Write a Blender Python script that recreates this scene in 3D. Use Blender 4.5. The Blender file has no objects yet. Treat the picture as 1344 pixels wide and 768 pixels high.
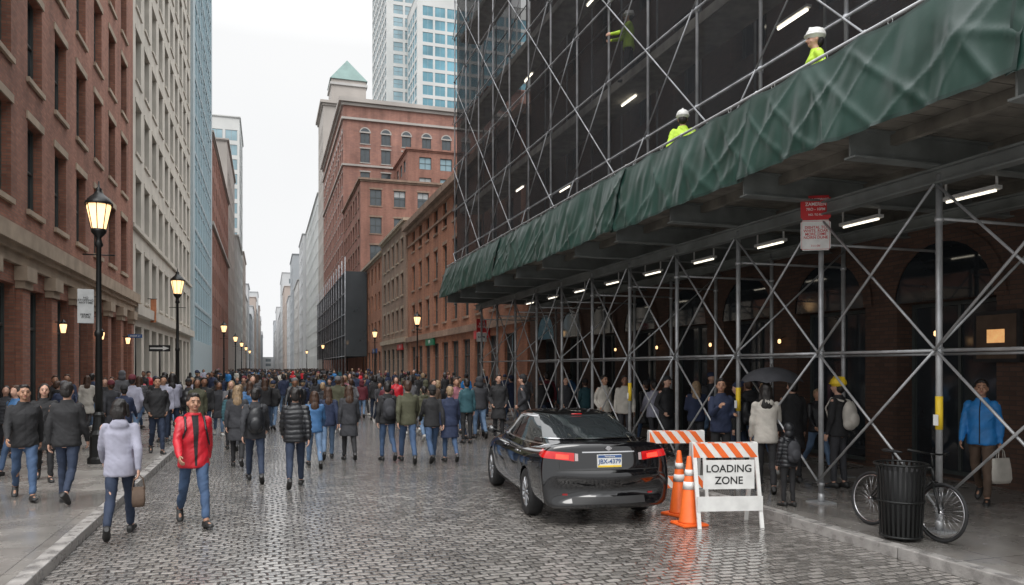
import bpy,bmesh,math,random,time
from mathutils import Vector,Matrix,noise
from mathutils.bvhtree import BVHTree
T0=time.time()
random.seed(11)
RD=math.radians
scene=bpy.context.scene
col=scene.collection
YAW=math.atan(.322); SN,CS=math.sin(YAW),math.cos(YAW)
def view_to_world(lat,dep):
    # offsets worked out from image pixels (metres right of / ahead of the camera) -> world
    return (lat*CS+dep*SN, dep*CS-lat*SN)
# ---------------------------------------------------------------- materials
def nd(nt,t,**k):
    n=nt.nodes.new(t)
    for a,b in k.items(): setattr(n,a,b)
    return n
def setin(n,**k):
    for a,b in k.items(): n.inputs[a.replace('_',' ')].default_value=b
def mk(name,c,rough=.6,metal=0,var=.2,scale=3,bump=0,bscale=30,coat=0,emit=None,es=0,rvar=0):
    m=bpy.data.materials.new(name); m.use_nodes=True; nt=m.node_tree; b=nt.nodes['Principled BSDF']
    tc=nd(nt,'ShaderNodeTexCoord')
    no=nd(nt,'ShaderNodeTexNoise'); setin(no,Scale=scale,Detail=6.0); nt.links.new(tc.outputs['Object'],no.inputs['Vector'])
    rp=nd(nt,'ShaderNodeMapRange'); setin(rp,From_Min=.3,From_Max=.7,To_Min=1-var,To_Max=1+var)
    nt.links.new(no.outputs['Fac'],rp.inputs['Value'])
    hs=nd(nt,'ShaderNodeHueSaturation'); hs.inputs['Color'].default_value=(*c,1)
    nt.links.new(rp.outputs[0],hs.inputs['Value']); nt.links.new(hs.outputs[0],b.inputs['Base Color'])
    b.inputs['Roughness'].default_value=rough; b.inputs['Metallic'].default_value=metal
    if coat: b.inputs['Coat Weight'].default_value=coat; b.inputs['Coat Roughness'].default_value=.03
    if rvar:
        r2=nd(nt,'ShaderNodeMapRange'); setin(r2,From_Min=.35,From_Max=.65,To_Min=max(.03,rough-rvar),To_Max=min(1,rough+rvar))
        nt.links.new(no.outputs['Fac'],r2.inputs['Value']); nt.links.new(r2.outputs[0],b.inputs['Roughness'])
    if bump:
        n2=nd(nt,'ShaderNodeTexNoise'); setin(n2,Scale=bscale,Detail=4.0); nt.links.new(tc.outputs['Object'],n2.inputs['Vector'])
        bp=nd(nt,'ShaderNodeBump'); setin(bp,Strength=bump,Distance=.02); nt.links.new(n2.outputs['Fac'],bp.inputs['Height'])
        nt.links.new(bp.outputs[0],b.inputs['Normal'])
    if emit:
        b.inputs['Emission Color'].default_value=(*emit,1); b.inputs['Emission Strength'].default_value=es
    return m
def mkbrick(name,c1,c2,mo,bw=.23,rh=.078,ms=.009,grime=.34,rough=.85,bump=.4):
    m=bpy.data.materials.new(name); m.use_nodes=True; nt=m.node_tree; b=nt.nodes['Principled BSDF']
    g=nd(nt,'ShaderNodeNewGeometry'); sp=nd(nt,'ShaderNodeSeparateXYZ'); nt.links.new(g.outputs['Position'],sp.inputs[0])
    ad=nd(nt,'ShaderNodeMath',operation='ADD'); nt.links.new(sp.outputs[0],ad.inputs[0]); nt.links.new(sp.outputs[1],ad.inputs[1])
    cb=nd(nt,'ShaderNodeCombineXYZ'); nt.links.new(ad.outputs[0],cb.inputs[0]); nt.links.new(sp.outputs[2],cb.inputs[1])
    br=nd(nt,'ShaderNodeTexBrick'); nt.links.new(cb.outputs[0],br.inputs['Vector'])
    br.inputs['Color1'].default_value=(*c1,1); br.inputs['Color2'].default_value=(*c2,1); br.inputs['Mortar'].default_value=(*mo,1)
    setin(br,Scale=1.0,Mortar_Size=ms,Mortar_Smooth=.3,Brick_Width=bw,Row_Height=rh,Bias=0.0)
    no=nd(nt,'ShaderNodeTexNoise'); setin(no,Scale=.35,Detail=8.0,Roughness=.65); nt.links.new(g.outputs['Position'],no.inputs['Vector'])
    mp=nd(nt,'ShaderNodeMapping'); mp.inputs['Scale'].default_value=(1.5,1.5,.12); nt.links.new(g.outputs['Position'],mp.inputs[0])
    n3=nd(nt,'ShaderNodeTexNoise'); setin(n3,Scale=1.0,Detail=5.0); nt.links.new(mp.outputs[0],n3.inputs['Vector'])
    a2=nd(nt,'ShaderNodeMath',operation='ADD'); nt.links.new(no.outputs['Fac'],a2.inputs[0]); nt.links.new(n3.outputs['Fac'],a2.inputs[1])
    rp=nd(nt,'ShaderNodeMapRange'); setin(rp,From_Min=.7,From_Max=1.3,To_Min=1-grime,To_Max=1+grime*.8); nt.links.new(a2.outputs[0],rp.inputs['Value'])
    hs=nd(nt,'ShaderNodeHueSaturation'); nt.links.new(br.outputs['Color'],hs.inputs['Color']); nt.links.new(rp.outputs[0],hs.inputs['Value'])
    nt.links.new(hs.outputs[0],b.inputs['Base Color']); b.inputs['Roughness'].default_value=rough
    if bump:
        bp=nd(nt,'ShaderNodeBump',invert=True); setin(bp,Strength=bump,Distance=.01); nt.links.new(br.outputs['Fac'],bp.inputs['Height']); nt.links.new(bp.outputs[0],b.inputs['Normal'])
    return m
def mkcobble():
    m=bpy.data.materials.new('wet_granite_setts'); m.use_nodes=True; nt=m.node_tree; b=nt.nodes['Principled BSDF']; L=nt.links.new
    g=nd(nt,'ShaderNodeNewGeometry')
    def warp(src,sc,amt):
        n0=nd(nt,'ShaderNodeTexNoise'); setin(n0,Scale=sc,Detail=2.0); L(g.outputs['Position'],n0.inputs['Vector'])
        s0=nd(nt,'ShaderNodeVectorMath',operation='SUBTRACT'); s0.inputs[1].default_value=(.5,.5,.5); L(n0.outputs['Color'],s0.inputs[0])
        s1=nd(nt,'ShaderNodeVectorMath',operation='SCALE'); s1.inputs['Scale'].default_value=amt; L(s0.outputs[0],s1.inputs[0])
        a0=nd(nt,'ShaderNodeVectorMath',operation='ADD'); L(src,a0.inputs[0]); L(s1.outputs[0],a0.inputs[1]); return a0.outputs[0]
    v=warp(warp(g.outputs['Position'],1.1,.2),7.5,.075)
    br=nd(nt,'ShaderNodeTexBrick'); L(v,br.inputs['Vector'])
    br.inputs['Color1'].default_value=(.17,.158,.145,1); br.inputs['Color2'].default_value=(.38,.355,.33,1); br.inputs['Mortar'].default_value=(.03,.027,.024,1)
    setin(br,Scale=1.0,Mortar_Size=.021,Mortar_Smooth=1.0,Brick_Width=.16,Row_Height=.108,Bias=-.1)
    no=nd(nt,'ShaderNodeTexNoise'); setin(no,Scale=.45,Detail=7.0,Roughness=.6); L(g.outputs['Position'],no.inputs['Vector'])
    rp=nd(nt,'ShaderNodeMapRange'); setin(rp,From_Min=.3,From_Max=.7,To_Min=.82,To_Max=1.15); L(no.outputs['Fac'],rp.inputs['Value'])
    hs=nd(nt,'ShaderNodeHueSaturation'); L(br.outputs['Color'],hs.inputs['Color']); L(rp.outputs[0],hs.inputs['Value']); L(hs.outputs[0],b.inputs['Base Color'])
    nf=nd(nt,'ShaderNodeTexNoise'); setin(nf,Scale=20.0,Detail=3.0); L(g.outputs['Position'],nf.inputs['Vector'])
    r2=nd(nt,'ShaderNodeMapRange'); setin(r2,From_Min=.35,From_Max=.62,To_Min=.08,To_Max=.22); L(no.outputs['Fac'],r2.inputs['Value']); L(r2.outputs[0],b.inputs['Roughness'])
    iv=nd(nt,'ShaderNodeMath',operation='SUBTRACT'); iv.inputs[0].default_value=1; L(br.outputs['Fac'],iv.inputs[1])
    ml=nd(nt,'ShaderNodeMath',operation='MULTIPLY_ADD'); ml.inputs[1].default_value=.5; L(nf.outputs['Fac'],ml.inputs[0]); L(iv.outputs[0],ml.inputs[2])
    bp=nd(nt,'ShaderNodeBump'); setin(bp,Strength=.8,Distance=.02); L(ml.outputs[0],bp.inputs['Height']); L(bp.outputs[0],b.inputs['Normal'])
    b.inputs['Specular IOR Level'].default_value=.9
    b.inputs['Coat Weight'].default_value=.6; b.inputs['Coat Roughness'].default_value=.08
    bp2=nd(nt,'ShaderNodeBump'); setin(bp2,Strength=.5,Distance=.012); L(ml.outputs[0],bp2.inputs['Height']); L(bp2.outputs[0],b.inputs['Coat Normal'])
    return m
def mkpave(name,c1,c2,w,rough):
    m=mkbrick(name,c1,c2,tuple(x*.45 for x in c1),bw=w,rh=w,ms=.008,grime=.35,rough=rough,bump=.35)
    nt=m.node_tree; L=nt.links.new
    br=[n for n in nt.nodes if n.type=='TEX_BRICK'][0]; g=[n for n in nt.nodes if n.type=='NEW_GEOMETRY'][0]
    br.offset=0
    L(g.outputs['Position'],br.inputs['Vector'])
    no=[n for n in nt.nodes if n.type=='TEX_NOISE'][0]; b=nt.nodes['Principled BSDF']
    r2=nd(nt,'ShaderNodeMapRange'); setin(r2,From_Min=.4,From_Max=.6,To_Min=.08,To_Max=rough); L(no.outputs['Fac'],r2.inputs['Value']); L(r2.outputs[0],b.inputs['Roughness'])
    b.inputs['Specular IOR Level'].default_value=.8
    return m
def mknet(name,c,alpha):
    m=bpy.data.materials.new(name); m.use_nodes=True; nt=m.node_tree; L=nt.links.new
    b=nt.nodes['Principled BSDF']; out=nt.nodes['Material Output']
    g=nd(nt,'ShaderNodeNewGeometry'); no=nd(nt,'ShaderNodeTexNoise'); setin(no,Scale=.5,Detail=6.0); L(g.outputs['Position'],no.inputs['Vector'])
    rp=nd(nt,'ShaderNodeMapRange'); setin(rp,From_Min=.3,From_Max=.7,To_Min=alpha-.11,To_Max=alpha+.1); L(no.outputs['Fac'],rp.inputs['Value'])
    b.inputs['Base Color'].default_value=(*c,1); b.inputs['Roughness'].default_value=.8; b.inputs['Specular IOR Level'].default_value=.2
    tr=nd(nt,'ShaderNodeBsdfTransparent'); mx=nd(nt,'ShaderNodeMixShader')
    L(rp.outputs[0],mx.inputs[0]); L(tr.outputs[0],mx.inputs[1]); L(b.outputs[0],mx.inputs[2]); L(mx.outputs[0],out.inputs['Surface'])
    return m
def haze_tint(c,d):  # blends distance haze into a base colour; no volume in the air
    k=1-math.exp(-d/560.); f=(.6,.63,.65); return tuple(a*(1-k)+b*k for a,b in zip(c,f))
M={}
M['brick_left']=mkbrick('red_brown_brick',(.37,.16,.105),(.26,.105,.07),(.2,.145,.115))
M['brick_orange']=mkbrick('orange_brick',(.43,.18,.1),(.32,.125,.075),(.26,.17,.12))
M['brick_tan']=mkbrick('tan_brown_brick',(.33,.22,.16),(.26,.165,.12),(.26,.2,.16))
M['brick_red']=mkbrick('red_brick',haze_tint((.33,.125,.08),30),haze_tint((.25,.09,.058),30),haze_tint((.22,.14,.1),30))
M['brick_far']=mkbrick('hazed_weathered_red_brick',haze_tint((.34,.135,.085),55),haze_tint((.26,.1,.066),55),haze_tint((.22,.12,.09),55),bw=.5,rh=.2,ms=.01)  # grimy brick, with distance haze mixed into its colours
M['brick_dark']=mkbrick('dark_brick',(.12,.066,.046),(.08,.045,.033),(.06,.045,.038))  # base colour set darker than the other bricks
M['stone']=mk('limestone',(.52,.485,.425),.8,var=.14,scale=.7,bump=.15,bscale=12)
M['stone_warm']=mk('brownstone_trim',(.38,.3,.225),.8,var=.22,scale=1.5,bump=.2,bscale=15)
M['stone_far']=mk('haze_tinted_stone',haze_tint((.42,.39,.36),220),.8,var=.12,scale=.2)  # paleness is distance haze put into the stone colour
M['stone_tower']=mk('beige_stone',haze_tint((.38,.33,.29),110),.8,var=.15,scale=.2)
M['white_far']=mk('white_stone',haze_tint((.6,.6,.58),150),.8,var=.08,scale=.2)
M['haze']=mk('misty_grey_masonry',(.54,.55,.56),.9,var=.1,scale=.05)  # mist of the far blocks is painted into these masonry colours
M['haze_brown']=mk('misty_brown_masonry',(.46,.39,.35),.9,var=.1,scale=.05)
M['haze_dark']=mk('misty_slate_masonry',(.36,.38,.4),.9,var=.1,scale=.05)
M['teal_roof']=mk('verdigris_copper',haze_tint((.1,.19,.17),60),.6,var=.15,scale=.5)
M['glass_dark']=mk('dark_window_glass',(.03,.036,.042),.05,var=.6,scale=.35,rvar=.03)
M['glass_mid']=mk('window_glass',(.06,.075,.085),.1,var=.6,scale=.3)
M['glass_far']=mk('haze_tinted_window_glass',(.22,.26,.28),.2,var=.4,scale=.2)  # lighter glass colour carries the haze of distance
M['glass_teal']=mk('teal_curtain_glass',(.13,.31,.39),.1,var=.4,scale=.15)
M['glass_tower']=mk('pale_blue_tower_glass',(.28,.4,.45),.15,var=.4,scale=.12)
for k in('glass_dark','glass_mid','glass_teal'): M[k].node_tree.nodes['Principled BSDF'].inputs['Specular IOR Level'].default_value=.9
M['frame_dark']=mk('dark_green_painted_frame',(.06,.07,.068),.5)
M['frame_light']=mk('light_metal_frame',(.42,.5,.53),.5,var=.05)
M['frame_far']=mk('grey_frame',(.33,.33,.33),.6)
M['roof']=mk('roofing_felt',(.08,.08,.08),.9)
M['kerb']=mk('granite_kerb',(.32,.305,.29),.35,var=.3,scale=6,bump=.3,bscale=40,rvar=.2)
M['road']=mkcobble()
M['pave']=mkpave('wet_concrete_slabs',(.27,.255,.235),(.22,.205,.19),1.2,.42)
M['ground']=mk('bare_ground',(.12,.115,.11),.9,var=.2,scale=.1)
M['pipe']=mk('galvanised_steel',(.42,.43,.44),.4,.45,var=.25,scale=4,bump=.05)
M['pipe_up']=mk('weathered_galvanised_steel',(.38,.39,.41),.5,.3,var=.3,scale=3)
M['beam']=mk('grey_painted_steel_beam',(.17,.185,.18),.5,.1,var=.3,scale=2,bump=.1)
M['deck']=mk('grey_timber_deck',(.15,.14,.12),.8,var=.4,scale=3,bump=.2)
M['toe']=mk('pale_timber_toe_board',(.5,.47,.42),.8,var=.3,scale=3)
M['ply']=mk('painted_plywood_fascia',(.36,.37,.34),.7,var=.3,scale=2.5)
M['tarp']=mk('dark_green_tarpaulin',(.018,.05,.04),.38,var=.25,scale=1.2,bump=.12,bscale=6,rvar=.08)
M['tarp_hem']=mk('tarpaulin_hem',(.012,.034,.028),.5)
M['net']=mknet('black_debris_netting',(.035,.038,.042),.66)
M['net_far']=mknet('dark_debris_netting',(.06,.065,.07),.9)
M['tube']=mk('fluorescent_tube',(.9,.9,.85),.4,emit=(1,.92,.75),es=2.0)
M['worktube']=mk('work_light_tube',(.9,.9,.85),.4,emit=(1,.92,.75),es=6)
M['warm']=mk('lit_lantern_glass',(1,.8,.5),.3,emit=(1,.6,.28),es=2.0,var=.05)
M['warmdim']=mk('warm_lit_window',(.6,.4,.2),.5,emit=(1,.5,.18),es=.6,var=.7,scale=7)
M['iron']=mk('black_cast_iron',(.014,.015,.015),.38,.3,var=.2,bump=.08)
M['blackpaint']=mk('black_car_paint',(.003,.003,.004),.07,.0,coat=1,var=.1)
M['yellowpaint']=mk('yellow_car_paint',(.75,.42,.03),.2,coat=1,var=.05)
M['carglass']=mk('tinted_car_glass',(.02,.024,.026),.02,var=.2)
M['carglass'].node_tree.nodes['Principled BSDF'].inputs['Specular IOR Level'].default_value=1
M['rubber']=mk('tyre_rubber',(.02,.02,.021),.7,var=.3,scale=12,bump=.15)
M['alloy']=mk('silver_alloy',(.5,.51,.53),.25,.9,var=.1)
M['chrome']=mk('chrome',(.7,.7,.72),.12,1,var=.03)
M['darkchrome']=mk('exhaust_steel',(.12,.12,.12),.4,.8,var=.1)
M['tail']=mk('red_tail_lamp',(.3,.006,.008),.1,emit=(1,.012,.012),es=.35,coat=1,var=.5,scale=9)
M['taillit']=mk('lit_brake_lamp',(.8,.05,.03),.2,emit=(1,.05,.03),es=1.6,var=.5,scale=14)
M['reflector']=mk('red_reflector',(.3,.008,.01),.2)
M['tailclear']=mk('clear_lamp_lens',(.45,.35,.35),.1,coat=1)
M['plastic']=mk('matt_black_plastic',(.02,.02,.021),.55)
M['white']=mk('white_paint',(.74,.74,.72),.5,var=.12,scale=6)
M['signgrey']=mk('weathered_sign_white',(.4,.41,.41),.5,var=.15,scale=6)
M['orange']=mk('safety_orange',(.85,.15,.025),.45,var=.12,scale=5,bump=.05)
M['redsign']=mk('red_sign_enamel',(.55,.03,.035),.35,var=.08)
M['yellow']=mk('yellow_tape',(.8,.55,.03),.5)
M['blue']=mk('blue_enamel',(.04,.1,.26),.4)
M['greensign']=mk('green_sign_enamel',(.02,.2,.1),.4)
M['black']=mk('black_lettering',(.01,.01,.01),.5,var=.02)
M['orangeflag']=mk('orange_banner_cloth',(.5,.2,.1),.8,var=.2)
M['skin']=mk('light_skin',(.56,.33,.24),.5,var=.08,scale=8)
M['skin_tan']=mk('tan_skin',(.42,.23,.15),.5,var=.08,scale=8)
M['skin_brown']=mk('brown_skin',(.26,.13,.08),.5,var=.08,scale=8)
M['hair_black']=mk('black_hair',(.014,.011,.01),.45,var=.4,scale=20,bump=.5,bscale=60)
M['hair_brown']=mk('brown_hair',(.06,.03,.018),.5,var=.4,scale=20,bump=.5,bscale=60)
M['hair_fair']=mk('fair_hair',(.28,.19,.11),.5,var=.4,scale=20,bump=.5,bscale=60)
M['lips']=mk('lips',(.3,.09,.08),.45)
M['eyew']=mk('eye',(.05,.03,.02),.2)
def cl(n,c,r=.8,b=.18): M[n]=mk(n,c,r,var=.2,scale=5,bump=b,bscale=22)
cl('black_cloth',(.02,.02,.022)); cl('charcoal_cloth',(.038,.039,.045)); cl('grey_cloth',(.12,.12,.13)); cl('heather_grey_fleece',(.34,.34,.42),.85,.04)
cl('navy_cloth',(.02,.03,.068)); cl('blue_cloth',(.05,.14,.3),.6); cl('red_nylon',(.55,.016,.03),.45,.08); cl('olive_cloth',(.075,.075,.045)); cl('brown_cloth',(.1,.065,.045))
cl('cream_cloth',(.5,.47,.42)); cl('denim_blue',(.05,.09,.17)); cl('dark_denim',(.022,.034,.065)); cl('light_denim',(.12,.19,.3)); cl('teal_cloth',(.03,.09,.11)); cl('black_nylon',(.015,.016,.019),.4)
cl('bright_blue_nylon',(.02,.19,.5),.5); cl('hi_vis_yellow',(.5,.75,.05),.6); cl('shoe_black',(.02,.02,.02),.5); cl('shoe_white',(.5,.5,.48),.6); cl('pink_cloth',(.3,.12,.15)); cl('maroon_cloth',(.12,.02,.03))
# ---------------------------------------------------------------- mesh helpers
def quad(bm,pts,mi=0):
    f=bm.faces.new([bm.verts.new(p) for p in pts]); f.material_index=mi; return f
def box(bm,x0,x1,y0,y1,z0,z1,mi=0):
    v=[bm.verts.new((x,y,z)) for z in (z0,z1) for (x,y) in ((x0,y0),(x1,y0),(x1,y1),(x0,y1))]
    for ix in ((0,3,2,1),(4,5,6,7),(0,1,5,4),(1,2,6,5),(2,3,7,6),(3,0,4,7)):
        f=bm.faces.new([v[i] for i in ix]); f.material_index=mi
def frame_of(d):
    d=Vector(d).normalized(); a=Vector((0,0,1)) if abs(d.z)<.9 else Vector((0,1,0))
    x=d.cross(a).normalized(); return x,x.cross(d).normalized(),d
def loft(bm,rings,mi=0,cap=True,closed=True,smooth=True):
    vs=[[bm.verts.new(p) for p in r] for r in rings]; n=len(vs[0])
    for a,b in zip(vs,vs[1:]):
        for i in range(n if closed else n-1):
            j=(i+1)%n; f=bm.faces.new((a[i],a[j],b[j],b[i])); f.material_index=mi; f.smooth=smooth
    if cap:
        f=bm.faces.new(list(reversed(vs[0]))); f.material_index=mi
        f=bm.faces.new(vs[-1]); f.material_index=mi
def cyl(bm,p0,p1,r0,r1=None,seg=10,mi=0):
    r1=r0 if r1 is None else r1
    p0=Vector(p0);p1=Vector(p1);x,y,d=frame_of(p1-p0)
    rg=lambda p,r:[p+x*r*math.cos(t)+y*r*math.sin(t) for t in [2*math.pi*i/seg for i in range(seg)]]
    loft(bm,[rg(p0,r0),rg(p1,r1)],mi)
def capsule(bm,p0,p1,r0,r1,seg=12,mi=0,flat=1.0):
    p0=Vector(p0);p1=Vector(p1);x,y,d=frame_of(p1-p0); L=(p1-p0).length
    R=[]
    for s,r in ((-r0*.95,r0*.3),(-r0*.7,r0*.71),(0,r0),(L*.5,(r0+r1)/2),(L,r1),(L+.7*r1,.71*r1),(L+.95*r1,.3*r1)):
        R.append([p0+d*s+x*r*math.cos(t)+y*r*flat*math.sin(t) for t in [2*math.pi*i/seg for i in range(seg)]])
    loft(bm,R,mi)
def ellip(bm,c,r,M3=None,seg=14,mi=0):
    c=Vector(c);R=[]
    for k in range(1,9):
        ph=-math.pi/2+math.pi*k/9
        ring=[]
        for i in range(seg):
            t=2*math.pi*i/seg; p=Vector((r[0]*math.cos(ph)*math.cos(t),r[1]*math.cos(ph)*math.sin(t),r[2]*math.sin(ph)))
            if M3: p=M3@p
            ring.append(c+p)
        R.append(ring)
    loft(bm,R,mi)
def lathe(bm,prof,seg=16,c=(0,0,0),mi=0,fl=0):
    R=[]
    for r,z in prof:
        R.append([Vector((c[0]+r*math.cos(2*math.pi*i/seg),c[1]+r*math.sin(2*math.pi*i/seg),c[2]+z)) for i in range(seg)])
    loft(bm,R,mi,smooth=fl==0)
def torus(bm,c,R,r,axis='x',seg=36,s2=8,mi=0):
    vs=[]
    for i in range(seg):
        a=2*math.pi*i/seg; row=[]
        for j in range(s2):
            b=2*math.pi*j/s2; q=R+r*math.cos(b); h=r*math.sin(b)
            p=(h,q*math.cos(a),q*math.sin(a)) if axis=='x' else (q*math.cos(a),q*math.sin(a),h)
            row.append(bm.verts.new((c[0]+p[0],c[1]+p[1],c[2]+p[2])))
        vs.append(row)
    for i in range(seg):
        for j in range(s2):
            f=bm.faces.new((vs[i][j],vs[(i+1)%seg][j],vs[(i+1)%seg][(j+1)%s2],vs[i][(j+1)%s2])); f.smooth=True; f.material_index=mi
def mesh_of(name,bm,recalc=True):
    if recalc: bmesh.ops.recalc_face_normals(bm,faces=bm.faces)
    me=bpy.data.meshes.new(name); bm.to_mesh(me); bm.free(); return me
def obj(name,me,mats=None,parent=None,loc=(0,0,0),rot=(0,0,0),label=None,kind=None,scale=None):
    if mats:
        if len(me.materials)==0:
            for m in mats: me.materials.append(M[m])
    o=bpy.data.objects.new(name,me); col.objects.link(o)
    o.location=loc; o.rotation_euler=rot
    if scale: o.scale=scale
    if parent: o.parent=parent
    if label: o['label']=label
    if kind: o['kind']=kind
    return o
def part(name,bm,mats,parent,**k): return obj(name,mesh_of(name,bm),mats,parent,**k)
def top(name,label,cat,loc=(0,0,0),rotz=0,group=None,me=None,mats=None):
    o=obj(name,me,mats,loc=loc,rot=(0,0,rotz)); o['label']=label; o['category']=cat
    if group: o['group']=group
    if me is None: o.empty_display_size=.3
    return o
def clone(o,loc=None,rotz=None,label=None):
    n=o.copy(); col.objects.link(n)
    if loc is not None: n.location=loc
    if rotz is not None: n.rotation_euler=(0,0,rotz)
    if label: n['label']=label
    def rec(a,b):
        for c in a.children:
            d=c.copy(); col.objects.link(d); d.parent=b; rec(c,d)
    rec(o,n); return n
def textmesh(s,size,ext=.0015):
    cu=bpy.data.curves.new('t','FONT'); cu.body=s; cu.size=size; cu.align_x='CENTER'; cu.align_y='CENTER'; cu.extrude=ext; cu.space_line=.85; cu.offset=size*.012
    o=bpy.data.objects.new('t',cu); col.objects.link(o)
    dg=bpy.context.evaluated_depsgraph_get(); me=bpy.data.meshes.new_from_object(o.evaluated_get(dg))
    bpy.data.objects.remove(o); return me
def text(s,size,mat,parent,loc,rot=(math.pi/2,0,0)):
    me=textmesh(s,size); me.materials.clear(); return obj('lettering',me,[mat],parent,loc=loc,rot=rot)
# ---------------------------------------------------------------- people
def remeshed(bm,vox,sm=2):
    me=bpy.data.meshes.new('t'); bmesh.ops.recalc_face_normals(bm,faces=bm.faces); bm.to_mesh(me); bm.free()
    o=bpy.data.objects.new('t',me); col.objects.link(o)
    m=o.modifiers.new('r','REMESH'); m.mode='VOXEL'; m.voxel_size=vox; m.use_smooth_shade=True
    if sm: s=o.modifiers.new('s','SMOOTH'); s.iterations=sm; s.factor=.5
    dg=bpy.context.evaluated_depsgraph_get(); out=bpy.data.meshes.new_from_object(o.evaluated_get(dg))
    bpy.data.objects.remove(o); bpy.data.meshes.remove(me); out.materials.clear()
    for p in out.polygons: p.use_smooth=True
    return out
def folds(me,amp,mode='fold',seed=0):
    cs=[v.co.copy() for v in me.vertices]; ns=[v.normal.copy() for v in me.vertices]
    for v,c,n in zip(me.vertices,cs,ns):
        if mode=='puffer': d=abs(math.sin((c.z+.02*noise.noise(c*6))*math.pi/.085))*.013-.006+noise.noise(c*25)*.003
        elif mode=='hair': d=noise.noise(Vector((c.x*40,c.y*40,c.z*9)))*amp
        else:
            q=Vector((c.x*5+seed,c.y*5,c.z*9+c.x*7)); d=noise.noise(q)*amp-abs(noise.noise(q*1.9))*amp*.7+noise.noise(c*30)*amp*.12
        v.co=c+n*d
POSES={
 'walk':dict(la=24,lk=4,ra=-20,rk=22,laa=-24,raa=22,le=14,re=26),
 'walk2':dict(la=-18,lk=28,ra=22,rk=6,laa=20,raa=-20,le=24,re=12),
 'step':dict(la=12,lk=8,ra=-12,rk=30,laa=-10,raa=10,le=14,re=16),
 'stand':dict(la=3,lk=3,ra=-3,rk=2,laa=2,raa=-2,le=14,re=10),
 'pocket':dict(la=14,lk=6,ra=-14,rk=22,laa=-18,raa=-18,le=62,re=62,ab=12),
 'pocketstand':dict(la=3,lk=3,ra=-3,rk=3,laa=-18,raa=-18,le=62,re=62,ab=12),
 'phone':dict(la=3,lk=3,ra=-5,rk=4,laa=12,raa=28,le=85,re=95,ab=4),
 'hold':dict(la=8,lk=5,ra=-8,rk=14,laa=5,raa=22,le=20,re=105,ab=6),
 'work':dict(la=8,lk=5,ra=-8,rk=8,laa=38,raa=46,le=45,re=40,ab=10),
}
PC={}
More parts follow.
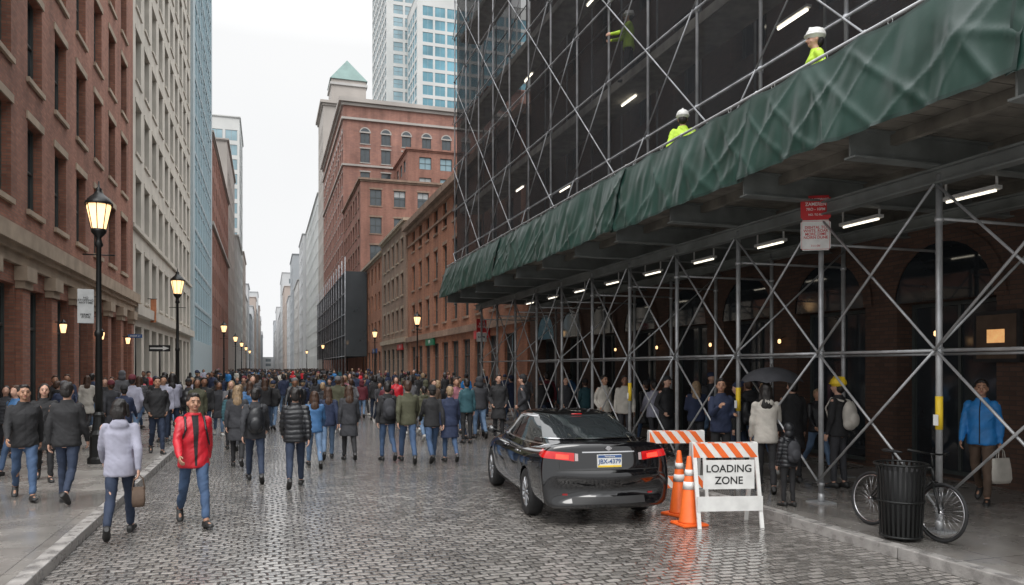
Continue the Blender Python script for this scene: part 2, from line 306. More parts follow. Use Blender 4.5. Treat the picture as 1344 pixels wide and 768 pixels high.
def person_parts(pose,gar,hair,yaw,pack,vox):
    key=(pose,gar,hair,yaw,pack,vox)
    if key in PC: return PC[key]
    p=POSES[pose]; ab=RD(p.get('ab',7)); fwd=Vector((0,1,0)); up=Vector((0,0,1))
    legs=[];low=9
    for s,a,k in ((-1,p['la'],p['lk']),(1,p['ra'],p['rk'])):
        a=RD(a);k=RD(k); hip=Vector((s*.088,0,.93)); kn=hip+Vector((s*.008,math.sin(a),-math.cos(a)))*.44
        sh=a-k; an=kn+Vector((-s*.004,math.sin(sh),-math.cos(sh)))*.41
        pt=(-sh*.85) if sh<0 else -sh*.45
        f=Vector((s*.12,math.cos(pt),-math.sin(pt))).normalized(); sd=f.cross(up).normalized(); u=sd.cross(f)
        low=min(low,(an-f*.07-u*.08).z,(an+f*.16-u*.08).z); legs.append((s,hip,kn,an,f,sd,u))
    off=Vector((0,0,-low))
    legs=[(s,h+off,k+off,a+off,f,sd,u) for s,h,k,a,f,sd,u in legs]
    oz=off.z
    def ring(z,rx,ry,cy=0,n=20,e=2.3): 
        out=[]
        for i in range(n):
            t=2*math.pi*i/n; c,s_=math.cos(t),math.sin(t)
            out.append(Vector((rx*math.copysign(abs(c)**(2/e),c),cy+ry*math.copysign(abs(s_)**(2/e),s_),z+oz)))
        return out
    arms=[]
    for s,a,e in ((-1,p['laa'],p['le']),(1,p['raa'],p['re'])):
        a=RD(a);e=RD(e); sh=Vector((s*.18,-.01,1.415+oz)); d1=Vector((s*math.sin(ab),math.sin(a)*math.cos(ab),-math.cos(a)*math.cos(ab)))
        el=sh+d1*.285; inn=-.25*s if e>.8 else 0
        d2=Vector((s*math.sin(ab)*.3+inn,math.sin(a+e),-math.cos(a+e))).normalized(); wr=el+d2*.25
        arms.append((s,sh,el,wr,d2))
    bm=bmesh.new()
    loft(bm,[ring(.82,.09,.07),ring(.86,.145,.095),ring(.95,.155,.1),ring(1.08,.125,.088),ring(1.22,.14,.1,.005),ring(1.34,.165,.1),ring(1.42,.15,.085,-.005),ring(1.475,.075,.06,-.01)])
    hm=Matrix.Translation((0,0,1.5+oz))@Matrix.Rotation(RD(yaw),4,'Z')@Matrix.Translation((0,0,-1.5))
    h3=hm.to_3x3()
    H=lambda x,y,z: hm@Vector((x,y,z))
    capsule(bm,Vector((0,-.015,1.44+oz)),H(0,.01,1.57),.058,.052)
    ellip(bm,H(0,.012,1.655),(.076,.095,.11),h3,18); ellip(bm,H(0,.04,1.605),(.056,.062,.066),h3); ellip(bm,H(0,.082,1.572),(.024,.02,.018),h3)
    capsule(bm,H(0,.1,1.662),H(0,.122,1.628),.010,.015,8)
    for s in (-1,1):
        ellip(bm,H(s*.079,.005,1.64),(.011,.022,.032),h3,10); ellip(bm,H(s*.04,.075,1.615),(.025,.022,.024),h3,10)
        capsule(bm,H(s*.012,.098,1.683),H(s*.05,.088,1.683),.009,.008,8)
    for s,sh,el,wr,d in arms:
        capsule(bm,sh,el,.047,.037); capsule(bm,el,wr,.038,.025)
        w=(fwd-d*d.dot(fwd)); w=w.normalized() if w.length>.2 else up; n=Vector((-s,0,0)); n=(n-d*n.dot(d)); n=(n-w*n.dot(w)).normalized()
        m3=Matrix((w,n,d)).transposed(); ellip(bm,wr+d*.045,(.038,.018,.055),m3,12)
        for k,(o,L) in enumerate(((.031,.068),(.011,.076),(-.010,.072),(-.029,.056))):
            b0=wr+d*.08+w*o*.9; b1=b0+(d*.9+n*.35+w*o*1.5).normalized()*L*.55; b2=b1+(d*.55+n*.8).normalized()*L*.5
            capsule(bm,b0,b1,.0098,.009,8); capsule(bm,b1,b2,.009,.0075,8)
        t0=wr+d*.03+w*.03; t1=t0+(d*.7+w*.6+n*.3).normalized()*.04; t2=t1+(d*.9+n*.3).normalized()*.03
        capsule(bm,t0,t1,.012,.0105,8); capsule(bm,t1,t2,.0105,.009,8)
    for s,h,k,a,f,sd,u in legs:
        capsule(bm,h,k,.078,.05); capsule(bm,k,a,.052,.034); capsule(bm,a-u*.03-f*.02,a-u*.045+f*.12,.032,.026)
    body=remeshed(bm,vox,1)
    bm=bmesh.new(); g=gar; puff={'puffer':.02,'hoodie':.006,'rain':.012}.get(g,.008)
    coat=g=='coat'; hem=.0 if g not in('rain','hoodie') else -.04
    loft(bm,([ring(.58,.215,.17),ring(.72,.205,.16)] if coat else [])+[ring(.84+hem,.178+puff*.5,.13+puff*.5),ring(.87+hem,.186+puff,.138+puff),ring(.97,.18+puff,.132+puff),ring(1.08,.162+puff,.122+puff),ring(1.22,.172+puff,.128+puff,.005),ring(1.34,.194+puff*.6,.128+puff*.6),ring(1.42,.168,.1,-.005),ring(1.47,.1,.082,-.008),ring(1.52,.076,.073,-.002)])
    for s,sh,el,wr,d in arms:
        capsule(bm,sh+Vector((-s*.02,0,-.005)),el,.066+puff*.5,.053+puff*.4); capsule(bm,el,wr-d*.0,.054+puff*.4,.037+puff*.3)
    if g in ('hoodie','rain'): ellip(bm,(0,-.085,1.455+oz),(.115,.055,.075)); ellip(bm,(0,.0,1.495+oz),(.095,.085,.028))
    jk=remeshed(bm,max(vox,.012),2); folds(jk,.009 if g=='hoodie' else .012,'puffer' if g=='puffer' else 'fold',len(PC))
    bm=bmesh.new(); loft(bm,[ring(.83,.13,.1),ring(.87,.162,.118),ring(.95,.165,.116),ring(1.02,.15,.108)])
    for s,h,k,a,f,sd,u in legs:
        capsule(bm,h+Vector((0,0,-.01)),k,.092,.064); capsule(bm,k,a+(k-a).normalized()*.05,.064,.05)
    tr=remeshed(bm,max(vox,.012),1); folds(tr,.012,'fold',3.3+len(PC))
    shoes=[]
    for s,h,k,a,f,sd,u in legs:
        bm=bmesh.new(); R=[]
        for q,w,ht in ((-.085,.022,.05),(-.075,.038,.085),(-.03,.043,.1),(.03,.042,.095),(.08,.047,.068),(.13,.046,.055),(.17,.035,.042),(.188,.016,.025)):
            R.append([a-u*.083+f*q+sd*w*math.cos(t)+u*(ht*.5+ht*.5*math.copysign(abs(math.sin(t))**.6,math.sin(t))) for t in [2*math.pi*i/12 for i in range(12)]])
        loft(bm,R); me=mesh_of('shoe',bm); shoes.append(me)
    bm=bmesh.new(); hv=max(vox,.010)
    ellip(bm,H(0,-.012,1.682),(.088,.1,.1),h3,18); ellip(bm,H(0,-.045,1.63),(.08,.065,.09),h3,16)
    if hair=='short': ellip(bm,H(0,.045,1.745),(.06,.045,.035),h3)
    if hair=='long':
        ellip(bm,H(0,-.06,1.56),(.088,.06,.14),h3); ellip(bm,H(0,-.09,1.43),(.095,.05,.12),h3)
        for s in(-1,1): capsule(bm,H(s*.08,.01,1.68),H(s*.085,.0,1.5),.022,.028)
    if hair=='bob':
        ellip(bm,H(0,-.05,1.6),(.098,.075,.11),h3)
        for s in(-1,1): capsule(bm,H(s*.08,.015,1.69),H(s*.09,.02,1.56),.024,.024)
    if hair=='pony': capsule(bm,H(0,-.11,1.7),H(0,-.13,1.5),.03,.018)
    hr=remeshed(bm,hv,1); folds(hr,.007,'hair')
    hat=None
    if hair in('beanie','hood','helmet','cap'):
        bm=bmesh.new()
        if hair=='beanie': ellip(bm,H(0,-.008,1.70),(.094,.108,.1),h3,18); ellip(bm,H(0,-.02,1.68),(.096,.108,.05),h3,18)
        elif hair=='hood': ellip(bm,H(0,-.03,1.68),(.108,.112,.125),h3,18); ellip(bm,H(0,-.05,1.56),(.11,.09,.11),h3,18)
        elif hair=='cap': ellip(bm,H(0,-.008,1.71),(.093,.107,.085),h3,18); ellip(bm,H(0,.12,1.70),(.065,.06,.01),h3)
        else: ellip(bm,H(0,-.005,1.72),(.115,.135,.1),h3,18); ellip(bm,H(0,.01,1.70),(.13,.16,.014),h3,18); capsule(bm,H(0,-.1,1.80),H(0,.08,1.81),.018,.016,8)
        hat=remeshed(bm,hv,1)
    bp=None
    if pack:
        bm=bmesh.new()
        if pack!='straps': ellip(bm,(0,-.2,1.2+oz),(.155,.1,.235),None,18); ellip(bm,(0,-.29,1.12+oz),(.11,.05,.12)); ellip(bm,(0,-.2,1.06+oz),(.15,.09,.12))
        else: ellip(bm,(0,-.19,1.22+oz),(.13,.07,.2),None,18)
        for s in(-1,1): capsule(bm,(s*.1,-.14,1.42+oz),(s*.115,.05,1.465+oz),.022,.02,8); capsule(bm,(s*.115,.05,1.465+oz),(s*.125,.148,1.3+oz),.02,.018,8); capsule(bm,(s*.125,.148,1.3+oz),(s*.185,.05,1.1+oz),.017,.015,8)
        bp=remeshed(bm,max(vox,.014),2)
    eyes=[]
    for s in(-1,1):
        bm=bmesh.new(); ellip(bm,H(s*.031,.0985,1.66),(.0125,.008,.0065),h3,10); eyes.append(mesh_of('eye',bm))
    bm=bmesh.new(); ellip(bm,H(0,.1005,1.597),(.022,.009,.007),h3,10); mouth=mesh_of('mouth',bm)
    brow=[]
    for s in(-1,1):
        bm=bmesh.new(); capsule(bm,H(s*.016,.106,1.685),H(s*.047,.097,1.685),.0045,.003,6); brow.append(mesh_of('eyebrow',bm))
    zp=None
    if gar in('jacket','rain') and vox<.012:
        bv=BVHTree.FromPolygons([v.co for v in jk.vertices],[list(q.vertices) for q in jk.polygons]); bm=bmesh.new(); V=[]
        for k in range(28):
            z=.84+oz+k*.024; wd=.007 if gar=='jacket' else .012+.03*(k/27)
            h=[bv.ray_cast(Vector((q,1,z)),Vector((0,-1,0)))[0] for q in(-wd,0,wd)]
            if None in h: continue
            V.append([bm.verts.new(a+Vector((0,.005,0))) for a in h])
        for a,b in zip(V,V[1:]):
            for i in(0,1): bm.faces.new((a[i],a[i+1],b[i+1],b[i]))
        zp=mesh_of('zip',bm)
    r=dict(body=body,jacket=jk,trousers=tr,shoes=shoes,hair=hr,hat=hat,pack=bp,eyes=eyes,mouth=mouth,brow=brow,arms=arms,zip=zp)
    PC[key]=r; return r
def oslot(o,mat):
    me=o.data
    if len(me.materials)==0: me.materials.append(None)
    o.material_slots[0].link='OBJECT'; o.material_slots[0].material=M[mat]
def person(lat,dep,z,face,label,pose='walk',gar='jacket',hair='short',yaw=0,pack=None,top_='black_cloth',leg='dark_denim',shoe='shoe_black',skin='skin',hc='hair_black',hatc='black_cloth',scale=1.,vox=.012,xy=None,group='people walking in the street',pk=None):
    P=person_parts(pose,gar,hair,yaw,pk or bool(pack),vox)
    x,y=xy if xy else view_to_world(lat,dep)
    r=obj('person',P['body'],loc=(x,y,z),rot=(0,0,RD(face))); r.scale=(scale,)*3; oslot(r,skin)
    r['label']=label; r['category']='person'; r['group']=group
    def ch(n,me,mt):
        o=obj(n,me,parent=r); oslot(o,mt); return o
    ch({'coat':'coat','hoodie':'hoodie'}.get(gar,'jacket'),P['jacket'],top_); ch('trousers',P['trousers'],leg)
    for m in P['shoes']: ch('shoe',m,shoe)
    ch('hair',P['hair'],hc)
    if P['hat']: ch({'helmet':'hard_hat','hood':'hood','cap':'cap'}.get(hair,'knitted_hat'),P['hat'],hatc)
    if P['pack']: ch('backpack',P['pack'],pack)
    if P['zip']: ch('zip' if gar=='jacket' else 'shirt_front',P['zip'],'black_cloth')
    for m in P['eyes']: ch('eye',m,'eyew')
    ch('mouth',P['mouth'],'lips')
    for m in P['brow']: ch('eyebrow',m,hc)
    return r,P
KB=.12
F=lambda deg: deg # heading, 0 = walking away up the street, 180 = towards the camera
person(-4.24,10.15,0,F(196),'man in red hooded rain jacket and blue jeans walking on cobbles','walk','rain','short',4,pack='black_nylon',pk='straps',top_='red_nylon',leg='denim_blue',skin='skin_tan',scale=1.02,vox=.008)
g,_=person(-4.86,9.45,0,F(2),'woman in pale grey hooded sweatshirt and dark leggings walking away','walk2','hoodie','bob',-20,top_='heather_grey_fleece',leg='dark_denim',skin='skin',hc='hair_black',shoe='shoe_black',scale=.985,vox=.008)
person(-7.3,11.4,KB,F(198),'smiling man in black zip jacket and blue jeans on the pavement','walk','jacket','short',6,top_='black_cloth',leg='denim_blue',skin='skin_tan',vox=.008)
person(-6.48,11.1,KB,F(-5),'man in black jacket and dark trousers walking away on pavement','step','jacket','short',0,top_='black_cloth',leg='dark_denim',vox=.008)
person(-8.1,13.2,KB,F(195),'woman in black coat with a blue scarf on the pavement','step','coat','long',0,top_='black_cloth',leg='black_cloth',scale=.96)
person(-8.1,17.4,KB,F(195),'man in dark open jacket and jeans facing down the street','pocket','jacket','short',0,top_='black_cloth',leg='dark_denim',skin='skin_tan')
person(-4.72,14,0,F(4),'person in charcoal jacket with black backpack walking away','walk','jacket','short',0,pack='black_nylon',top_='charcoal_cloth',leg='dark_denim')
person(-3.78,13.3,0,F(-3),'person in shiny black puffer jacket and slim jeans walking away','walk2','puffer','short',0,top_='black_nylon',leg='dark_denim')
person(-5.8,16.1,0,F(0),'fair-haired person in long dark coat walking away','step','coat','long',0,top_='charcoal_cloth',leg='black_cloth',hc='hair_fair',scale=.97)
person(-4.15,16,0,F(3),'woman in teal blue jacket and light jeans walking away','walk','jacket','long',0,top_='blue_cloth',leg='light_denim',scale=.93,hc='hair_brown')
person(-4.2,17.4,0,F(-4),'woman with long brown hair in navy jacket and pale jeans','walk2','jacket','long',12,top_='navy_cloth',leg='light_denim',hc='hair_brown',scale=.95)
person(-3.68,17.2,0,F(2),'woman with long dark hair in grey coat walking away','step','coat','long',0,top_='charcoal_cloth',leg='black_cloth',hc='hair_brown',scale=.96)
person(-2.8,17.1,0,F(5),'person in black jacket carrying dark backpack and wearing jeans','step','jacket','short',0,pack='charcoal_cloth',top_='black_cloth',leg='denim_blue')
person(-2.3,16.8,0,F(-2),'stocky man in dark grey jacket and blue jeans walking away','walk','jacket','short',0,top_='olive_cloth',leg='denim_blue',hc='hair_brown',scale=1.05)
person(-1.76,16.8,0,F(0),'person in black coat and blue jeans walking away','walk2','jacket','beanie',0,top_='black_cloth',leg='denim_blue',scale=.98)
person(-1.38,16.9,0,F(0),'fair-haired woman in navy coat and jeans walking away','step','coat','short',0,top_='navy_cloth',leg='denim_blue',hc='hair_fair',scale=.95)
person(-1.25,21,0,F(6),'person in dark teal jacket standing in the road','stand','jacket','short',0,top_='teal_cloth',leg='black_cloth')
person(-.36,20.6,KB,F(170),'man in black coat waiting beside the scaffold','pocketstand','coat','short',0,top_='black_cloth',leg='black_cloth')
person(.28,20.0,KB,F(60),'person in dark jacket waiting beside the scaffold','pocketstand','jacket','beanie',0,top_='charcoal_cloth',leg='black_cloth')
SH='people on the pavement under the scaffold'
person(3.62,13.2,KB,F(165),'man in dark zipped jacket standing behind striped barricade','phone','jacket','short',-15,top_='navy_cloth',leg='black_cloth',skin='skin_tan',group=SH)
u1,UP=person(4.0,12.0,KB,F(-28),'woman in pale grey hooded jacket holding a dark umbrella','hold','hoodie','long',0,top_='cream_cloth',leg='black_cloth',scale=.97,group=SH,vox=.008)
person(4.82,13.1,KB,F(-10),'person in long black coat under the scaffold','stand','coat','short',0,top_='black_cloth',leg='black_cloth',group=SH)
person(3.93,10.85,KB,F(0),'child in dark quilted jacket with small backpack','stand','puffer','hood',0,pack='charcoal_cloth',top_='black_nylon',leg='black_cloth',hatc='black_nylon',scale=.66,group=SH,vox=.009)
person(5.35,12.5,KB,F(20),'person in yellow hard hat carrying a white backpack','stand','jacket','helmet',0,pack='cream_cloth',top_='black_cloth',leg='charcoal_cloth',hatc='yellow',group=SH)
b1,BP=person(6.84,11.1,KB,F(120),'man in bright blue jacket holding a pale shopping bag','step','jacket','short',10,top_='bright_blue_nylon',leg='brown_cloth',skin='skin_tan',scale=1.02,group=SH,vox=.009)
person(2.3,19,KB,F(190),'person in cream shirt standing under the scaffold','pocketstand','jacket','short',0,top_='cream_cloth',leg='black_cloth',skin='skin_tan',group=SH)
person(2.75,18.6,KB,F(160),'person in pale jacket standing under the scaffold','stand','jacket','short',0,top_='cream_cloth',leg='charcoal_cloth',skin='skin_brown',group=SH)
person(3.45,17,KB,F(200),'person in dark coat under the scaffold','pocketstand','coat','cap',0,top_='black_cloth',leg='black_cloth',group=SH)
person(1.55,22,KB,F(180),'person in charcoal jacket under the scaffold','walk','jacket','short',0,top_='charcoal_cloth',leg='black_cloth',group=SH)
WK='construction workers on the scaffold'
DZ=4.9
person(0,0,DZ,F(60),'scaffold worker in yellow vest and white hard hat','pocketstand','jacket','helmet',10,top_='hi_vis_yellow',leg='charcoal_cloth',hatc='white',xy=(7.12,8.62),group=WK)
person(0,0,DZ,F(-30),'scaffold worker in yellow vest and white hard hat','pocketstand','jacket','helmet',0,top_='hi_vis_yellow',leg='charcoal_cloth',hatc='white',xy=(7.12,12.1),group=WK)
person(0,0,9.17,F(60),'scaffold worker in yellow vest behind debris netting','work','jacket','helmet',0,top_='hi_vis_yellow',leg='charcoal_cloth',hatc='white',xy=(8.6,17.2),group=WK)
def bag(loc,label,mat,w=.3,h=.34):
    r=top('shopping_bag',label,'bag',loc)
    bm=bmesh.new(); R=[]
    for k,(z,a,b) in enumerate(((0,.85,.9),(.06,1,1),(.2,.98,.8),(h-.04,.92,.5),(h,.9,.35))):
        R.append([Vector((a*w/2*math.copysign(abs(math.cos(t))**.5,math.cos(t)),b*.06*math.copysign(abs(math.sin(t))**.6,math.sin(t))+.008*math.sin(5*t+k),z)) for t in [2*math.pi*i/20 for i in range(20)]])
    loft(bm,R); part('bag_body',bm,[mat],r)
    for s in(-1,1):
        bm=bmesh.new(); q=[Vector((-.07,s*.02,h-.03)),Vector((-.05,s*.012,h+.1)),Vector((0,0,h+.15)),Vector((.05,s*.012,h+.1)),Vector((.07,s*.02,h-.03))]
        for a,b in zip(q,q[1:]): capsule(bm,a,b,.006,.006,6)
        part('bag_handle',bm,[mat],r)
    return r
bpy.context.view_layer.update()
def handpos(o,P,i):
    s,sh,el,wr,d=P['arms'][i]; mw=Matrix.LocRotScale(o.location,o.rotation_euler,o.scale); return mw@(wr+d*.085)
hp=handpos(b1,BP,0); bag((hp.x,hp.y,hp.z-.5),'pale paper shopping bag in the hand of man in blue','cream_cloth',.36,.36)
hp=handpos(g,_,1); bag((hp.x,hp.y,hp.z-.38),'small dark cloth bag in the hand of woman in grey','brown_cloth',.15,.24)
hp=handpos(u1,UP,1)
ur=top('umbrella','dark grey umbrella held over woman in pale jacket','umbrella',tuple(hp))
bm=bmesh.new(); R=[]
for k in range(8):
    q=k/7*RD(70)
    ring=[]
    for i in range(32):
        t=2*math.pi*i/32; sc=1-.07*abs(math.sin(4*t))*(k/7); rr=.5*math.sin(q)/math.sin(RD(70))*sc
        ring.append(Vector((rr*math.cos(t),rr*math.sin(t),.66-(1-math.cos(q))*.38+.035*abs(math.sin(4*t))*(k/7)**2)))
    R.append(ring)
R[0]=[Vector((.004*math.cos(2*math.pi*i/32),.004*math.sin(2*math.pi*i/32),.661)) for i in range(32)]
loft(bm,R,cap=False); part('umbrella_canopy',bm,['charcoal_cloth'],ur)
bm=bmesh.new(); cyl(bm,(0,0,-.12),(0,0,.72),.007); part('umbrella_shaft',bm,['chrome'],ur)
bm=bmesh.new(); capsule(bm,(0,0,-.16),(0,0,-.02),.014,.014,8); part('umbrella_handle',bm,['plastic'],ur)
print('heroes',time.time()-T0)
# crowd
TEM=[]
for i,(po,ga,ha,pk) in enumerate((('walk','jacket','short',0),('walk2','jacket','short',1),('step','coat','long',0),('pocket','jacket','beanie',0),('walk','puffer','long',0),('stand','jacket','short',0),('step','jacket','hood',0),('walk2','hoodie','pony',0),('step','jacket','cap',1),('pocket','hoodie','short',0),('step','jacket','bob',0),('walk','coat','beanie',0),('phone','jacket','long',0),('hold','jacket','short',0))):
    P=person_parts(po,ga,ha,(i%3-1)*14,bool(pk),.021)
    bm=bmesh.new()
    for mi,k in enumerate(('body','jacket','trousers','shoes','hair','hat','pack')):
        q=P[k]
        if not q: continue
        for me in (q if isinstance(q,list) else [q]):
            n0=len(bm.faces); bm.from_mesh(me); bm.faces.ensure_lookup_table()
            for f in bm.faces[n0:]: f.material_index=mi; f.smooth=True
    me=bpy.data.meshes.new('crowd_person'); bm.to_mesh(me); bm.free()
    for k in range(7): me.materials.append(None)
    TEM.append((me,ga,ha,pk))
CN={'black_cloth':'black','charcoal_cloth':'charcoal','navy_cloth':'navy','grey_cloth':'grey','olive_cloth':'olive','brown_cloth':'brown','blue_cloth':'blue','red_nylon':'red','cream_cloth':'cream','teal_cloth':'teal','black_nylon':'black','bright_blue_nylon':'bright blue','pink_cloth':'dusky pink','heather_grey_fleece':'pale grey','maroon_cloth':'maroon'}
placed=[tuple(o.location[:2]) for o in bpy.data.objects if o.get('category')=='person']
def crowd(x,y,z,face=None):
    for a,b in placed:
        if (a-x)**2+(b-y)**2<.5**2: return False
    placed.append((x,y))
    me,ga,ha,pk=random.choice(TEM)
    tp=random.choice(['black_cloth']*9+['charcoal_cloth']*3+['navy_cloth']*6+['grey_cloth','olive_cloth','olive_cloth','brown_cloth','brown_cloth','blue_cloth','red_nylon','cream_cloth','teal_cloth','black_nylon','black_nylon','black_nylon','bright_blue_nylon','pink_cloth','heather_grey_fleece','maroon_cloth'])
    lg=random.choice(['black_cloth','dark_denim','dark_denim','denim_blue','denim_blue','light_denim','charcoal_cloth'])
    if face is None: face=random.gauss(0,14) if random.random()<.66 else random.gauss(182,18)
    o=obj('person',me,loc=(x,y,z),rot=(0,0,RD(face))); s=random.uniform(.89,1.05); o.scale=(s*random.uniform(.94,1.12),s,s)
    ms=[random.choice(['skin','skin_tan','skin_brown']),tp,lg,random.choice(['shoe_black','shoe_black','shoe_white']),random.choice(['hair_black','hair_brown','hair_brown','hair_fair','hair_black']),random.choice(['black_cloth','grey_cloth','navy_cloth','maroon_cloth']) if ha!='hood' else tp,'black_nylon']
    for i,m in enumerate(ms): o.material_slots[i].link='OBJECT'; o.material_slots[i].material=M[m]
    o['label']='person in %s %s%s %s'%(CN[tp],ga,' with backpack' if pk else '','walking away' if abs(face)<90 else 'facing down the street')
    o['category']='person'; o['group']='crowd of pedestrians'
    return True
random.seed(5)
for x,y in ((-5.3,17),(-4.4,16.2),(-5.5,19.5),(-4.6,20.6),(-3.1,19.3),(-5.6,14.6),(-3.9,22.3),(-5.3,23),(-2.6,22),(-4.7,12.9),(-5.7,12.6)): crowd(x,y,KB)
n=0
while n<122:
    y=20.5+23*random.random(); x=random.uniform(-5.7,6.3 if y<29 else 10.8)
    if y<21.5 and x>-.5: continue
    if crowd(x,y,KB if (x<-2.2 or x>6.7) else 0): n+=1
n=0
while n<108:
    y=random.uniform(43,95); x=random.uniform(-5.7,8.0 if y>85 else 11)
    if crowd(x,y,KB if (x<-2.2 or x>6.7) else 0): n+=1
for k in range(20): crowd(random.uniform(8.3,10.9),random.uniform(11.5,28),KB)
print('crowd',time.time()-T0)
bm=bmesh.new()
for i in range(300):
    x=random.uniform(-5.5,9.5); y=random.uniform(96,200); z=KB if (x<-2.2 or x>6.7) else 0; mi=random.choice([0,0,0,1,1,2,3])
    s=random.uniform(.92,1.05)
    lathe(bm,[(.05,0),(.13,.05),(.14,.8),(.2,.95),(.22,1.35),(.17,1.45),(.06,1.5)],8,(x,y,z),mi)
    ellip(bm,(x,y,z+1.63*s),(.09,.1,.12),None,8,4)
o=part('distant_crowd',bm,['black_cloth','charcoal_cloth','navy_cloth','grey_cloth','hair_brown'],None,kind='stuff',label='dense distant crowd filling the street'); o['category']='crowd'
# ---------------------------------------------------------------- setting
def sheet(name,x0,x1,y0,y1,z,mat,sub=1):
    bm=bmesh.new(); quad(bm,[(x0,y0,z),(x1,y0,z),(x1,y1,z),(x0,y1,z)]); return part(name,bm,[mat],None,kind='structure')
KL,KR=-2.1,6.6; FL,FR=-6.2,11.5
sheet('ground',-3000,3000,-500,4000,-.02,'ground')
sheet('road',KL,KR,-12,900,0,'road')
def pave(name,x0,x1,y0,y1):
    bm=bmesh.new(); box(bm,x0,x1,y0,y1,-.01,KB); return part(name,bm,['pave'],None,kind='structure')
pave('pavement',-30,KL-.17,-12,900); pave('pavement',KR+.17,30,-12,900)
for nm,a,b in (('kerb',KL-.168,KL),('kerb',KR,KR+.168)):
    bm=bmesh.new(); y=-10.
    while y<120:
        L=random.uniform(1.5,2.2); dz=random.uniform(-.004,.006); dx=random.uniform(-.004,.004)
        box(bm,a+.001+dx,b-.001+dx,y,y+L-.012,-.01,KB+.006+dz); y+=L
    bmesh.ops.bevel(bm,geom=[e for e in bm.edges],offset=.012,segments=2,affect='EDGES',profile=.5)
    box(bm,a,b,y+.5,900,-.01,KB+.004)
    part(nm,bm,['kerb'],None,kind='structure')
# buildings
WM={}
def winmesh(w,h,style,gm,fm):
    k=(w,h,style,gm,fm)
    if k in WM: return WM[k]
    bm=bmesh.new(); t=.07 if w<3 else .1
    quad(bm,[(-w/2,0,0),(w/2,0,0),(w/2,0,h),(-w/2,0,h)],0)
    for a,b,c,d in ((-w/2,-w/2+t,0,h),(w/2-t,w/2,0,h),(-w/2+t,w/2-t,0,t),(-w/2+t,w/2-t,h-t,h)): box(bm,a,b,-.06,.02,c,d,1)
    if 's' in style: box(bm,-w/2+t,w/2-t,-.05,.02,h*.5-.03,h*.5+.03,1)
    if 'v' in style: box(bm,-.03,.03,-.045,.02,t,h-t,1)
    if 'h' in style: box(bm,-w/2+t,w/2-t,-.05,.02,h*.72-.04,h*.72+.04,1)
    if 'b' in style: # drawn blind behind upper sash
        quad(bm,[(-w/2+t,-.004,h*.62),(w/2-t,-.004,h*.62),(w/2-t,-.004,h-t),(-w/2+t,-.004,h-t)],2)
    me=mesh_of('window',bm,False); me.materials.append(M[gm]); me.materials.append(M[fm]); me.materials.append(M['signgrey']); WM[k]=me; return me
def wall_face(bm,P,u1,v0,v1,ops,dep,mi=0):
    us=sorted({0.,u1}|{round(o[0],3) for o in ops}|{round(o[1],3) for o in ops}); vs=sorted({v0,v1}|{round(o[2],3) for o in ops}|{round(o[3],3) for o in ops})
    for i in range(len(us)-1):
        cu=(us[i]+us[i+1])/2; oc=[o for o in ops if o[0]<cu<o[1]]
        for j in range(len(vs)-1):
            cv=(vs[j]+vs[j+1])/2
            if any(o[2]<cv<o[3] for o in oc): continue
            quad(bm,[P(us[i],vs[j],0),P(us[i+1],vs[j],0),P(us[i+1],vs[j+1],0),P(us[i],vs[j+1],0)],mi)
    for a,b,c,d in ops:
        for q in ((a,c,b,c),(b,c,b,d),(b,d,a,d),(a,d,a,c)): quad(bm,[P(q[0],q[1],0),P(q[2],q[3],0),P(q[2],q[3],-dep),P(q[0],q[1],-dep)],mi)
